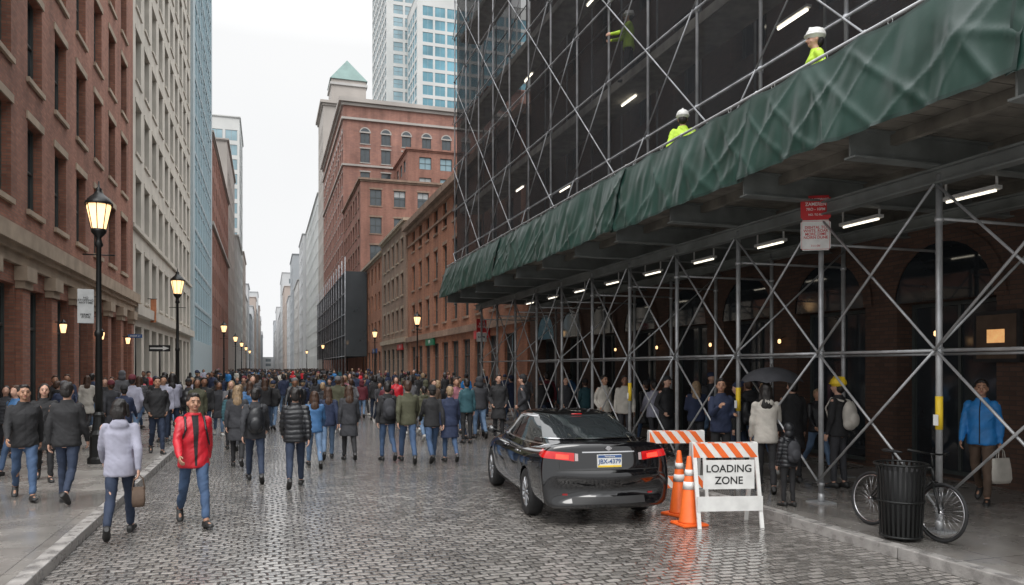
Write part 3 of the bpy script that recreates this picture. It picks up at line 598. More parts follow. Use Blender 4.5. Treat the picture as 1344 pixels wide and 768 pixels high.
def building(label,x0,x1,y0,y1,h,wm,side,bay,ww,rows,gm,fm,style='sv',dep=.22,front=True,trim=None,ustart=None,corn=.5,gf=None,fbay=None,sill=True,bands=(),frows=None,arch=None,z0=0,archr=None):
    b=top('building',label,'building',(x0,y0,0)); W=x1-x0; D=y1-y0
    faces={}
    faces['st']=(D,(lambda u,v,n:(W+n,u,v)) if side=='E' else (lambda u,v,n:(-n,u,v)), math.pi/2 if side=='E' else -math.pi/2)
    if front: faces['S']=(W,lambda u,v,n:(u,-n,v),0)
    bm=bmesh.new(); wins=[]; am=bmesh.new()
    for k,(U,P,rz) in faces.items():
        by=bay if k=='st' else (fbay or bay); n=int((U-.3)//by); us=(U-n*by)/2+by/2 if (ustart is None or k=='S') else ustart
        ops=[]
        uc=us
        while uc+ww/2<U-.15:
            for (v,hh) in (rows if k=='st' or frows is None else frows):
                ops.append((uc-ww/2,uc+ww/2,v,v+hh)); wins.append((P(uc,v,-dep+.02),rz,ww,hh,0))
            if arch:
                n_=12; r1=archr or ww/2; pts=[(r1*math.cos(math.pi*i/n_),r1*math.sin(math.pi*i/n_)) for i in range(n_+1)]
                f=am.faces.new([am.verts.new(P(uc+a,arch+q,.03)) for a,q in pts]); f.material_index=1
                for i in range(n_):
                    (a,q),(c,d)=pts[i],pts[i+1]; quad(am,[P(uc+a,arch+q,.05),P(uc+c,arch+d,.05),P(uc+c*1.22,arch+d*1.22,.05),P(uc+a*1.22,arch+q*1.22,.05)],0)
            if gf and k=='st':
                gw,g0,g1=gf; ops.append((uc-gw/2,uc+gw/2,g0,g1)); wins.append((P(uc,g0,-dep+.02),rz,gw,g1-g0,1))
            uc+=by
        ops=[tuple(round(q,3) for q in o) for o in ops]
        wall_face(bm,P,U,z0,h,ops,dep)
    quad(bm,[(0,0,h),(W,0,h),(W,D,h),(0,D,h)],1)
    quad(bm,[(0,D,z0),(W,D,z0),(W,D,h),(0,D,h)]); 
    if side=='E': quad(bm,[(0,0,z0),(0,D,z0),(0,D,h),(0,0,h)])
    else: quad(bm,[(W,0,z0),(W,D,z0),(W,D,h),(W,0,h)])
    if not front: quad(bm,[(0,0,z0),(W,0,z0),(W,0,h),(0,0,h)])
    part('wall',bm,[wm,'roof'],b)
    if arch: part('window_arches',am,[trim or wm,gm],b,kind='stuff')
    else: am.free()
    cam=Vector((-x0,-y0,2.1)); wins.sort(key=lambda q:(Vector(q[0])-cam).length)
    rr=random.Random(len(wins))
    for p,rz,w,hh,g in wins[:100]:
        st=(style+('b' if rr.random()<.28 and 's' in style else '')) if not g else 'hv'
        obj('window' if not g else 'shop_window',winmesh(round(w,2),round(hh,2),st,gm,fm),None,b,loc=p,rot=(0,0,rz))
    if len(wins)>100:
        bm=bmesh.new()
        for p,rz,w,hh,g in wins[100:]:
            me=winmesh(round(w,2),round(hh,2),style,gm,fm); n0=len(bm.verts); bm.from_mesh(me); bm.verts.ensure_lookup_table()
            bmesh.ops.transform(bm,matrix=Matrix.Translation(p)@Matrix.Rotation(rz,4,'Z'),verts=bm.verts[n0:])
        o=obj('window',mesh_of('windows',bm,False),[gm,fm],b,kind='stuff')
    tm=trim or wm
    if corn:
        for i,(z,hh,pr) in enumerate([(h-.9*corn,.35*corn,.25*corn),(h-.5*corn,.5*corn,.6*corn)]+[(z,hh,pr) for z,hh,pr in bands]):
            bm=bmesh.new(); ya=-pr if front else 0.0
            if side=='E': out=[(W-.1,D),(W+pr,D),(W+pr,ya)]+([(0,ya),(0,.1),(W-.1,.1)] if front else [(W-.1,ya)])
            else: out=[(.1,D),(-pr,D),(-pr,ya)]+([(W,ya),(W,.1),(.1,.1)] if front else [(.1,ya)])
            lo=[bm.verts.new((x,y,z)) for x,y in out]; hi=[bm.verts.new((x,y,z+hh)) for x,y in out]; bm.faces.new(lo); bm.faces.new(hi)
            for a in range(len(out)): c=(a+1)%len(out); bm.faces.new((lo[a],lo[c],hi[c],hi[a]))
            part('cornice' if i<2 else 'string_course',bm,[tm],b)
    if sill:
        bm=bmesh.new()
        for p,rz,w,hh,g in wins:
            if g: continue
            m=Matrix.Translation(p)@Matrix.Rotation(rz,4,'Z'); n0=len(bm.verts)
            box(bm,-w/2-.1,w/2+.1,-dep-.06,-dep+.14,-.14,-.003); box(bm,-w/2-.12,w/2+.12,-dep-.02,-dep+.1,hh+.003,hh+.22)
            bm.verts.ensure_lookup_table(); bmesh.ops.transform(bm,matrix=m,verts=bm.verts[n0:])
        o=part('window_sills',bm,[tm],b,kind='stuff')
    return b
rw=lambda z0,st,h,n:[(z0+st*i,h) for i in range(n)]
A=building('red brown brick office block with tall sash windows',-20,FL,14,41,26,'brick_left','E',2.8,1.4,rw(6.4,3.6,2.45,5),'glass_dark','frame_dark',ustart=2.1,gf=(1.9,.5,4.25),trim='stone_warm',bands=((4.75,.3,.12),(5.2,.42,.34),(5.05,.15,.22)),dep=.3)
for k in range(10):
    y=14+2.1-1.4+2.8*k
    if y>41: break
    bm=bmesh.new(); box(bm,-.003,.16,-.33,.33,.9,4.15,0); box(bm,-.003,.24,-.4,.4,KB,.9,1); box(bm,-.003,.22,-.38,.38,4.15,4.35,1); box(bm,-.003,.3,-.45,.45,4.35,4.72,1)
    part('pilaster',bm,['brick_left','stone_warm'],A,loc=(13.8,y-14,0))
LB=building('pale limestone office building with regular bays',-22,FL-.1,41.3,71.5,44,'stone','E',2.9,1.75,rw(5.6,3.7,2.5,10),'glass_mid','frame_dark',style='vs',trim='stone',gf=(2.0,.6,4.2),bands=((4.7,.5,.35),(9.0,.2,.15),(38,.4,.4)),corn=.9,sill=True,dep=.35)
building('teal glass curtain wall office tower',-24,FL+.1,71.9,96,84,'frame_light','E',3.0,2.85,rw(4.5,3.4,3.2,23),'glass_teal','frame_light',style='vh',corn=.2,dep=.1,sill=False)
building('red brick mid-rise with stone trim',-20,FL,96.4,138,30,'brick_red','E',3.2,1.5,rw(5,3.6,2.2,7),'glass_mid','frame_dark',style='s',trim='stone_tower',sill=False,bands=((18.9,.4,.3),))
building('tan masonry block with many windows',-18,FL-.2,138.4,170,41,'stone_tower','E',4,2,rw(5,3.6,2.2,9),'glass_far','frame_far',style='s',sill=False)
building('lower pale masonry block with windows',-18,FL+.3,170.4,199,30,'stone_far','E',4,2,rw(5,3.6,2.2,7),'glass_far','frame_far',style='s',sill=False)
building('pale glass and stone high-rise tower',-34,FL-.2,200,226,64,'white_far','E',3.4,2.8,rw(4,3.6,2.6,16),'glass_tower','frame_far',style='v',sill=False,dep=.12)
# right side
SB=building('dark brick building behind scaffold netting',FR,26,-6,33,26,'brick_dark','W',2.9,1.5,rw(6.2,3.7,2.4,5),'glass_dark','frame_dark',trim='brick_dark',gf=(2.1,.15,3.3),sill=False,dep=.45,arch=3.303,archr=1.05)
building('low orange brick warehouse with cornice',FR,27,33.4,64.8,14.1,'brick_orange','W',2.9,1.15,rw(5.2,3.2,2.0,3)[:3],'glass_mid','frame_dark',trim='brick_tan',gf=(1.8,.4,3.8),bands=((4.2,.4,.2),(12.2,.15,.1)),frows=[],corn=.9)
building('tan brown brick warehouse',FR-.1,27,65,79.6,14.9,'brick_tan','W',2.6,1.2,rw(5.4,3.1,1.9,3),'glass_mid','frame_dark',trim='stone_warm',gf=(1.7,.4,3.8),bands=((4.3,.4,.2),),frows=[])
building('narrow red brick shop building',FR,27,79.9,99,14.2,'brick_orange','W',2.9,1.3,rw(5.2,3.1,1.9,3),'glass_mid','frame_dark',trim='stone_warm',gf=(1.8,.4,3.8),frows=[],sill=False)
building('red brick loft building with flat roof',FR,34,99.3,122,26.5,'brick_red','W',3.1,1.5,rw(5,3.6,2.1,6),'glass_mid','frame_dark',style='sv',trim='brick_tan')
building('upper brick penthouse block',19.5,34,110,121.7,34,'brick_red','W',3.1,1.8,rw(28,3,1.8,2),'glass_tower','frame_dark',style='sv',sill=False,z0=26.4)
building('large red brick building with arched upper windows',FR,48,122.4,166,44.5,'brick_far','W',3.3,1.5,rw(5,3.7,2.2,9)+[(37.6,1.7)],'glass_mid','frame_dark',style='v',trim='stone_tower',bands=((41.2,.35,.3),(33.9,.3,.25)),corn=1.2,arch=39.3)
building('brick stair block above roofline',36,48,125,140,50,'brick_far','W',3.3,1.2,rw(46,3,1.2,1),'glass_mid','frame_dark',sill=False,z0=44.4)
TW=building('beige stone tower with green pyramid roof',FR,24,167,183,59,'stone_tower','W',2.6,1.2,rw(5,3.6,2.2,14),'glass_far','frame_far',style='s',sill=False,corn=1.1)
bm=bmesh.new(); box(bm,1.8,9.2,1.5,9,59.003,64.5,0); part('tower_drum',bm,['stone_tower'],TW)
bm=bmesh.new(); box(bm,1.5,9.5,1.2,9.3,63.2,63.7,0); part('tower_cornice',bm,['stone_far'],TW)
bm=bmesh.new(); b4=[bm.verts.new(p) for p in ((1.5,1.2,64.503),(9.5,1.2,64.503),(9.5,9.3,64.503),(1.5,9.3,64.503))]; ap=bm.verts.new((5.5,5.25,70.2))
bm.faces.new(b4)
for i in range(4): bm.faces.new((b4[i],b4[(i+1)%4],ap))
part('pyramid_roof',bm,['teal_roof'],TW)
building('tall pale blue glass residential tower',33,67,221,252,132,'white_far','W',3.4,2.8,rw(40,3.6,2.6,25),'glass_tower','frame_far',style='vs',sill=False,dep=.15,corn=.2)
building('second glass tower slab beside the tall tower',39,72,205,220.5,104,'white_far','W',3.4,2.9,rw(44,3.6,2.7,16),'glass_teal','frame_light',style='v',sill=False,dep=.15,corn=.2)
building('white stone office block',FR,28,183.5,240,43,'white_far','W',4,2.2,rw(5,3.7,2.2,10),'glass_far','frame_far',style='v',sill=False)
random.seed(3)
y=226.5; k=0
while y<760:
    d=random.uniform(22,48)*(1 if y<400 else 1.6); hh=[33,24,30,20,27,34,30,36][k%8]+random.uniform(0,3)+(8 if y>430 else 0); m=['haze_brown','stone_far','haze','haze_dark','haze','haze_brown','haze','haze'][k%8]
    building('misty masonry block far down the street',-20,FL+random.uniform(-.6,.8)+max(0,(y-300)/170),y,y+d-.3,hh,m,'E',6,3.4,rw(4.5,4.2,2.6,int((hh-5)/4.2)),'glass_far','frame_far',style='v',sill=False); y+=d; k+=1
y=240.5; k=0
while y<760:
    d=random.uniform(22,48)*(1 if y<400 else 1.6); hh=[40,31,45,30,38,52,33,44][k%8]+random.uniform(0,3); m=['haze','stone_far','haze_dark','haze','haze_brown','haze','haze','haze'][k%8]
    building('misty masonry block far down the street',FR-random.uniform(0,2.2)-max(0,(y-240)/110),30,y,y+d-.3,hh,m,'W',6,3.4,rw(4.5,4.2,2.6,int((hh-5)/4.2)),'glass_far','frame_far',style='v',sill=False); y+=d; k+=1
building('misty low terminal building closing the street',-60,90,790,810,12,'haze','W',9,5,rw(3,4.5,2.8,2),'glass_far','frame_far',style='v',sill=False)
fs=top('scaffolding','dark netted scaffold wrapping a distant building','scaffold',(8.9,92,0))
bm=bmesh.new(); box(bm,0,2.5,0,52,3.4,13.5); part('netting',bm,['net_far'],fs)
for k in range(14):
    bm=bmesh.new(); cyl(bm,(-.06,k*4,.0),(-.06,k*4,15.2),.05,seg=6); part('scaffold_post',bm,['pipe_up'],fs)
for z in (3.4,5.9,8.4,10.9,13.4):
    bm=bmesh.new(); cyl(bm,(-.09,0,z),(-.09,52,z),.05,seg=6); part('ledger',bm,['pipe_up'],fs)
print('buildings',time.time()-T0)
# ---------------------------------------------------------------- sidewalk shed
BY=2.05; PY=[7.15+BY*k for k in range(-2,11)]; PX=7.7; PX2=9.9
shed=top('sidewalk_shed','steel pipe sidewalk shed with green tarpaulin parapet','scaffold',(PX,PY[0],KB))
ox,oy,oz=PX,PY[0],KB
def lp(x,y,z): return (x-ox,y-oy,z-oz)
for X in (PX,PX2):
    for y in PY:
        bm=bmesh.new(); cyl(bm,lp(X,y,KB+.02),lp(X,y,4.42),.038,seg=14); cyl(bm,lp(X,y,KB+.25),lp(X,y,KB+.3),.05,seg=12); cyl(bm,lp(X,y,2.26),lp(X,y,2.34),.052,seg=12); cyl(bm,lp(X,y,3.85),lp(X,y,3.9),.052,seg=12)
        part('scaffold_post',bm,['pipe'],shed)
        bm=bmesh.new(); box(bm,X-ox-.15,X-ox+.15,y-oy-.15,y-oy+.15,0.001,.02); cyl(bm,lp(X,y,KB+.02),lp(X,y,KB+.14),.045,seg=12); part('base_plate',bm,['pipe'],shed)
for X in (PX,PX2):
    for i in range(len(PY)-1):
        a,b=PY[i],PY[i+1]
        if X==PX:
            for z0,z1 in [(.42,2.3),(2.3,4.3)]:
                for s,(p,q) in enumerate(((z0,z1),(z1,z0))):
                    bm=bmesh.new(); o=.045+.032*s; cyl(bm,lp(X-o,a,p),lp(X-o,b,q),.017,seg=8); part('cross_brace',bm,['pipe'],shed)
        bm=bmesh.new(); cyl(bm,lp(X,a,2.3),lp(X,b,2.3),.021,seg=10); part('ledger',bm,['pipe'],shed)
for i,y in enumerate(PY):
    bm=bmesh.new(); cyl(bm,lp(PX,y+.05,3.9),lp(PX2,y+.05,3.9),.02,seg=8); part('transom',bm,['pipe'],shed)
    if i%2==0:
        bm=bmesh.new(); cyl(bm,lp(PX,y-.05,2.4),lp(PX2,y-.05,4.2),.016,seg=8); part('transverse_brace',bm,['pipe'],shed)
    bm=bmesh.new(); x0,x1=6.38,11.35; z0,z1=4.5,4.84
    box(bm,x0-ox,x1-ox,y-oy-.09,y-oy+.09,z0-oz,z0+.022-oz); box(bm,x0-ox,x1-ox,y-oy-.09,y-oy+.09,z1-.022-oz,z1-oz); box(bm,x0-ox,x1-ox,y-oy-.012,y-oy+.012,z0+.0215-oz,z1-.0215-oz)
    part('cross_beam',bm,['beam'],shed)
for X in (PX,PX2):
    bm=bmesh.new(); a,b=PY[0]-.6,PY[-1]+.8
    for p,q,r,s in ((-.08,.08,4.3,4.322),(-.08,.08,4.47,4.495),(-.01,.01,4.3215,4.4705)): box(bm,X-ox+p,X-ox+q,a-oy,b-oy,r-oz,s-oz)
    part('header_beam',bm,['beam'],shed)
for X in (7.0,8.5,9.2,10.6):
    bm=bmesh.new(); box(bm,X-ox-.045,X-ox+.045,PY[0]-.6-oy,PY[-1]+.8-oy,4.70-oz,4.842-oz); part('deck_joist',bm,['deck'],shed)
bm=bmesh.new(); y=PY[0]-.6; YE=PY[-1]+.9
while y<YE:
    box(bm,6.42-ox,11.4-ox,y-oy,y+.225-oy,4.845-oz,4.9-oz+random.uniform(0,.006)); y+=.24
part('deck',bm,['deck'],shed)
bm=bmesh.new(); box(bm,6.36-ox,6.41-ox,PY[0]-.6-oy,YE-oy,4.846-oz,4.99-oz); part('fascia_board',bm,['ply'],shed)
for y in PY:
    bm=bmesh.new(); cyl(bm,lp(6.52,y,4.91),lp(6.6,y,6.0),.022,seg=8); part('guard_post',bm,['pipe'],shed)
    bm=bmesh.new(); cyl(bm,lp(6.6,y,5.4),lp(7.7,y,4.95),.02,seg=8); part('guard_strut',bm,['pipe'],shed)
# tarpaulin: separate sheets hung from the rail, overlapping at the posts
Y0=PY[0]-.6; edges=[Y0]+[PY[i] for i in range(1,len(PY),2)]+[YE]
def ridge(v): return max(0,1-abs(noise.noise(v))*2.4)
for ti,(ya,yb) in enumerate(zip(edges,edges[1:])):
    bm=bmesh.new(); ny=int((yb-ya)/.03); nz=28; V=[]; ya2=ya-.14; sk=random.uniform(-.04,.04); so=(ti%2)*.02
    for i in range(ny+1):
        y=ya2+(yb-ya2)*i/ny; ph=((y-PY[0])/(BY/2))%1; sag=math.sin(math.pi*ph)
        zt=5.93-.05*sag; zb=4.68+.04*noise.noise(Vector((y*.7,0,9+ti)))+.015*noise.noise(Vector((y*4,0,ti)))+sk*(i/ny)
        row=[]
        for j in range(nz+1):
            v=j/nz; z=zb+(zt-zb)*v
            q=y*2.6+.5*noise.noise(Vector((y*.9,v*.8,ti)))
            a=.05*noise.noise(Vector((q,v*.45,ti*3)))+.018*noise.noise(Vector((q*2.6,v*.7,2)))
            b=ridge(Vector((y*1.3+(v-1)*1.5,v*.6,7+ti)))**5*.03+ridge(Vector((y*1.4-(v-1)*1.7,v*.6,17+ti)))**5*.028
            big=.05*noise.noise(Vector((y*.6,v*.9,4+ti)))
            att=min(1,(1-v)*2.5+.15)
            x=6.27+.27*v**1.2-so-(a+b+big)*att-.03*sag*(1-v)
            row.append(bm.verts.new(lp(x,y,z)))
        V.append(row)
    for i in range(ny):
        for j in range(nz):
            f=bm.faces.new((V[i][j],V[i+1][j],V[i+1][j+1],V[i][j+1])); f.smooth=True; f.material_index=1 if j in(0,nz-1) or i in(0,1,ny-1) else 0
    part('tarpaulin',bm,['tarp','tarp_hem'],shed)
bm=bmesh.new(); cyl(bm,lp(6.59,Y0,5.97),lp(6.59,YE,5.97),.022,seg=8); part('guard_rail',bm,['pipe'],shed)
y=Y0+.2
while y<YE:
    bm=bmesh.new(); torus(bm,lp(6.575,y,5.93),.035,.005,'x',14,5); part('tarp_tie',bm,['signgrey'],shed); y+=BY/2
for k,y in enumerate([3.6,5.8,7.9,9.9,12.2,14.5,16.8,19.1,21.4,23.7,26]):
    t=top('fluorescent_light','lit fluorescent tube fitting under the shed deck','light',(9.05,y,4.42),group='tube lights under the shed')
    bm=bmesh.new(); box(bm,-.06,.06,-.42,.42,.0,.05); box(bm,-.012,.012,-.4,-.38,.05,.27); box(bm,-.012,.012,.38,.4,.05,.27); part('fitting',bm,['white'],t)
    bm=bmesh.new(); cyl(bm,(0,-.38,-.018),(0,.38,-.018),.014,seg=10); part('tube',bm,['tube'],t)
for y in (7.15,11.25,15.35):
    t=top('warning_tag','yellow inspection tag strapped to scaffold post','tag',(PX-.003,y,1.55),group='yellow tags on scaffold posts')
    bm=bmesh.new(); cyl(bm,(.003,0,-.2),(.003,0,.2),.042,seg=14); part('tag_band',bm,['yellow'],t)
    bm=bmesh.new(); box(bm,-.052,-.046,-.035,.035,-.15,-.02); part('tag_card',bm,['white'],t)
# upper scaffold
up=top('scaffolding','tall tube scaffold with black debris netting on facade','scaffold',(8.15,PY[0],4.9))
ox,oy,oz=8.15,PY[0],4.9
UY=[PY[0]+BY*k for k in range(16)]; LZ=[5.3+1.95*k for k in range(11)]
for i,y in enumerate(UY):
    bm=bmesh.new(); cyl(bm,lp(8.15,y,4.91),lp(8.15,y,25),.034,seg=8)
    for z in LZ: cyl(bm,lp(8.15,y,z-.05),lp(8.15,y,z+.05),.05,seg=8)
    part('scaffold_post',bm,['pipe_up'],up)
    bm=bmesh.new(); cyl(bm,lp(9.5,y,4.91),lp(9.5,y,25),.03,seg=6); part('scaffold_post',bm,['pipe_up'],up)
for z in LZ:
    bm=bmesh.new(); cyl(bm,lp(8.11,UY[0],z),lp(8.11,UY[-1],z),.026,seg=8); part('ledger',bm,['pipe_up'],up)
    bm=bmesh.new(); cyl(bm,lp(9.46,UY[0],z+.9),lp(9.46,UY[-1],z+.9),.022,seg=6); part('guard_rail',bm,['pipe_up'],up)
for z in LZ[2::2]:
    bm=bmesh.new(); box(bm,8.45-ox,9.4-ox,UY[0]-oy,UY[-1]-oy,z-.1-oz,z-.03-oz); part('walkway_deck',bm,['toe'],up)
    bm=bmesh.new(); box(bm,8.4-ox,8.43-ox,UY[0]-oy,UY[-1]-oy,z-.1-oz,z+.12-oz); part('toe_board',bm,['toe'],up)
br=[]
for i in range(len(UY)-1):
    for j in range(0,len(LZ)-1):
        a,b,c,d=UY[i],UY[i+1],LZ[j],LZ[j+1]
        if (i+j)%2==0: br.append((a,c,b,d,.035)); br.append((a,d,b,c,.072))
br.sort(key=lambda q:q[0]**2+(min(q[1],q[3])-2)**2)
bs=bmesh.new()
for k,(a,c,b,d,o) in enumerate(br):
    bm=bs if k>=100 else bmesh.new(); cyl(bm,lp(8.15-o-.03,a,c),lp(8.15-o-.03,b,d),.017,seg=6)
    if k<100: part('cross_brace',bm,['pipe_up'],up)
part('cross_brace',bs,['pipe_up'],up,kind='stuff')
bm=bmesh.new()
def netgrid(P,nu,nv):
    V=[[bm.verts.new(P(i/nu,j/nv)) for j in range(nv+1)] for i in range(nu+1)]
    for i in range(nu):
        for j in range(nv):
            f=bm.faces.new((V[i][j],V[i+1][j],V[i+1][j+1],V[i][j+1])); f.smooth=True
ny0,ny1=UY[0]-.3,UY[-1]+.2
netgrid(lambda u,v:lp(8.3+.06*noise.noise(Vector((u*22,v*9,0)))+.03*noise.noise(Vector((u*90,v*14,0))),ny0+(ny1-ny0)*u,5.1+20*v),220,110)
part('netting',bm,['net'],up)
bm=bmesh.new(); netgrid(lambda u,v:lp(8.3+3.1*u,ny1+.03+.05*noise.noise(Vector((u*5,v*9,4))),5.1+20*v),12,60)
part('netting',bm,['net'],up)
for (y,z) in ((8.2,8.9),(11.5,8.6),(14,12.6),(18,9.3),(20.3,13),(24,16.2),(16.2,16.5),(27,9),(22.5,8.0),(10,12.8),(26,12.8)):
    t=top('fluorescent_light','lit work light tube inside the scaffold','light',(9.0,y,z-.25),group='work lights inside the scaffold')
    bm=bmesh.new(); cyl(bm,(0,-.4,0),(0,.4,0),.025,seg=8); part('tube',bm,['worktube'],t); bm=bmesh.new(); box(bm,-.05,.05,-.45,.45,.035,.08); part('fitting',bm,['white'],t)
print('scaffold',time.time()-T0)
# ---------------------------------------------------------------- street lamps
LP=top('street_lamp','black cast iron street lamp with lit glass lantern','street lamp',(0,0,0),group='street lamps along the street')
bm=bmesh.new(); lathe(bm,[(.22,0),(.22,.1),(.18,.14),(.17,.55),(.19,.6),(.13,.68),(.1,.95),(.12,1.0),(.075,1.06)],12,fl=1); part('lamp_base',bm,['iron'],LP)
bm=bmesh.new(); lathe(bm,[(.075,1.05),(.062,2.6),(.085,2.64),(.085,2.7),(.058,2.74),(.048,4.45),(.09,4.5),(.06,4.58),(.05,4.65),(.14,4.76),(.155,4.83)],16); cyl(bm,(-.3,0,4.3),(.3,0,4.3),.014,seg=6); part('lamp_post',bm,['iron'],LP)
bm=bmesh.new(); lathe(bm,[(.135,4.835),(.235,5.29),(.22,5.33)],8,fl=1); part('lantern_glass',bm,['warm'],LP)
bm=bmesh.new(); lathe(bm,[(.27,5.332),(.26,5.38),(.18,5.48),(.1,5.55),(.055,5.62),(.065,5.66),(.022,5.7),(.012,5.82)],16)
for i in range(8):
    t=2*math.pi*i/8; cyl(bm,(.143*math.cos(t),.143*math.sin(t),4.83),(.243*math.cos(t),.243*math.sin(t),5.34),.01,seg=5)
part('lantern_cap',bm,['iron'],LP)
LP.location=(-3.3,17.6,KB)
for x,y in ((-3.3,32.2),(-3.3,66),(-3.3,90),(-3.3,112),(-3.3,136),(9.6,50.5),(9.8,73),(9.6,97),(8.2,120),(-3.3,165),(8,165)): clone(LP,(x,y,KB))
def signpanel(name,label,loc,rotz,w,h,mat,cat='sign',lines=(),lm='black',sz=.07):
    t=top(name,label,cat,loc,rotz); bm=bmesh.new(); box(bm,-w/2,w/2,-.006,.006,-h/2,h/2); bmesh.ops.bevel(bm,geom=bm.edges[:],offset=.004,affect='EDGES'); part('sign_panel',bm,[mat],t)
    for i,(s,dx,dz) in enumerate(lines): text(s,sz,lm,t,(dx,-.009,dz))
    return t
s=signpanel('notice_sign','weathered pale notice sign fixed to the street lamp',(-3.53,17.55,3.35),.25,.3,.7,'signgrey',lines=(('NO\nSTOPPING\nANYTIME',0,.12),('PERMIT\nZONE',0,-.2)),sz=.06)
bm=bmesh.new(); cyl(bm,(.12,.02,.2),(.24,.02,.2),.01,seg=6); cyl(bm,(.12,.02,-.2),(.24,.02,-.2),.01,seg=6); part('sign_bracket',bm,['iron'],s)
def poled(name,label,loc,h,panels):
    t=top(name,label,'sign',loc); bm=bmesh.new(); cyl(bm,(0,0,0),(0,0,h),.03,seg=10); part('sign_post',bm,['iron'],t)
    for z,w,hh,mt,txt,tm,sz in panels:
        bm=bmesh.new(); box(bm,-w/2,w/2,-.05,-.035,z-hh/2,z+hh/2); part('sign_panel',bm,[mt],t)
        if txt=='ARROW':
            bm=bmesh.new(); v=[(-.36,-.03),(.12,-.03),(.12,-.09),(.36,0),(.12,.09),(.12,.03),(-.36,.03)]
            bm.faces.new([bm.verts.new((a,-.056,z+q)) for a,q in v]); part('arrow',bm,[tm],t)
        else: text(txt,sz,tm,t,(0,-.054,z))
    return t
poled('street_sign','black sign with white arrow on thin post',(-4.15,34,KB),2.9,((2.75,.8,.26,'black','ARROW','white',.2),))
poled('street_sign','small blue street name sign on post',(-4.9,33,KB),3.3,((3.2,.5,.14,'blue','EDDER ST','white',.085),))
poled('street_sign','red and white parking sign on post',(7.95,28.6,KB),4.0,((3.6,.4,.5,'redsign','NO\nPARK','white',.13),(3.15,.4,.35,'white','8-6 PM','black',.1)))
t=top('banner','small orange banner on a wall bracket','banner',(FL-.1,46.5,3.5)); bm=bmesh.new()
cyl(bm,(0,0,2.4),(.5,0,2.4),.02,seg=8); part('banner_rod',bm,['iron'],t)
bm=bmesh.new(); V=[[bm.verts.new((.15+.3*i/6,.03*math.sin(i+j*.8),2.38-1.3*j/8)) for j in range(9)] for i in range(7)]
for i in range(6):
    for j in range(8): bm.faces.new((V[i][j],V[i+1][j],V[i+1][j+1],V[i][j+1]))
part('banner_cloth',bm,['orangeflag'],t)
for y in (25.9,37.1,31.5):
    t=top('wall_lantern','lit wall lantern on brick pilaster','light',(FL+.17,y,3.35),group='wall lanterns'); bm=bmesh.new()
    lathe(bm,[(.06,-.22),(.1,.02),(.09,.04)],8,(.22,0,0)); part('lantern_glass',bm,['warm'],t)
    bm=bmesh.new(); lathe(bm,[(.12,.041),(.06,.12),(.01,.18)],8,(.22,0,0)); cyl(bm,(0,0,.1),(.2,0,.1),.015,seg=6); part('lantern_bracket',bm,['iron'],t)
for x,y,z,rz,s,mt in ((FR-.12,68,3.9,-math.pi/2,'CAFE','redsign'),(FR-.12,55,3.95,-math.pi/2,'BAR','greensign'),(FR-.12,41,3.95,-math.pi/2,'DELI','redsign'),(FR-.12,85,3.9,-math.pi/2,'SHOP','blue')):
    t=top('shop_sign','painted shop fascia sign over shopfront','sign',(x,y,z),rz); bm=bmesh.new(); box(bm,-1.4,1.4,-.05,.1,-.25,.25); part('sign_board',bm,[mt],t); text(s,.36,'white',t,(0,-.055,0))
t=top('lit_window_display','small framed warm lit display in shop window','window display',(FR-.1,9.45,2.6),-math.pi/2); bm=bmesh.new(); box(bm,-.42,.42,-.03,.03,-.42,.42); part('display_frame',bm,['plastic'],t)
bm=bmesh.new(); quad(bm,[(-.36,-.035,-.36),(.36,-.035,-.36),(.36,-.035,.36),(-.36,-.035,.36)]); part('display_face',bm,['brown_cloth'],t)
bm=bmesh.new(); quad(bm,[(-.16,-.04,-.1),(.16,-.04,-.1),(.16,-.04,.12),(-.16,-.04,.12)]); part('lit_panel',bm,['warmdim'],t)
for y in (10.6,14.95,17.85,20.8,23.7):
    t=top('pendant_lamp','small warm lamp on the dark brick wall','light',(FR-.16,y,2.7),group='warm lamps on the dark wall'); bm=bmesh.new(); lathe(bm,[(.015,-.05),(.035,-.03),(.035,.03),(.015,.05)],10); part('lamp_glass',bm,['warm'],t)
    bm=bmesh.new(); cyl(bm,(0,0,.05),(.15,0,.12),.012,seg=6); part('lamp_arm',bm,['iron'],t)
# ---------------------------------------------------------------- sign on scaffold post
sg=top('parking_sign','red and white regulation sign clamped to scaffold post','sign',(PX-.14,9.15,4.12),-math.pi/2+RD(62)); sg.scale=(.86,.86,.92)
def rp(name,z0,z1,mt):
    bm=bmesh.new(); box(bm,-.24,.24,-.012,-.002,z0,z1); bmesh.ops.bevel(bm,geom=[e for e in bm.edges if abs(e.verts[0].co.z-e.verts[1].co.z)<1e-4 and abs(e.verts[0].co.x-e.verts[1].co.x)<1e-4],offset=.03,segments=3,affect='EDGES'); part(name,bm,[mt],sg)
rp('red_panel',.12,.5,'redsign'); rp('white_panel',-.36,.115,'white')
text('ROAD & FORWARD',.048,'white',sg,(0,-.014,.44)); text('ZAMEREN',.075,'white',sg,(0,-.014,.365)); text('7RO - 10PM',.06,'white',sg,(0,-.014,.285)); text('NO. TO RD',.045,'white',sg,(0,-.014,.2))
text('DISHTAL TO\nWHITE, ROAR\nMORE, DIME\nNOIRN DUNE',.062,'redsign',sg,(0,-.014,-.08)); text('7-11 OV',.042,'redsign',sg,(0,-.014,-.29))
bm=bmesh.new()
for a,b,c,d in ((-.225,.225,.095,.1),(-.225,.225,-.345,-.34),(-.225,-.22,-.34,.095),(.22,.225,-.34,.095)): box(bm,a,b,-.0145,-.0125,c,d)
part('sign_border',bm,['redsign'],sg)
bm=bmesh.new(); box(bm,-.02,.13,0,.06,-.2,-.17); part('sign_clamp',bm,['pipe'],sg)
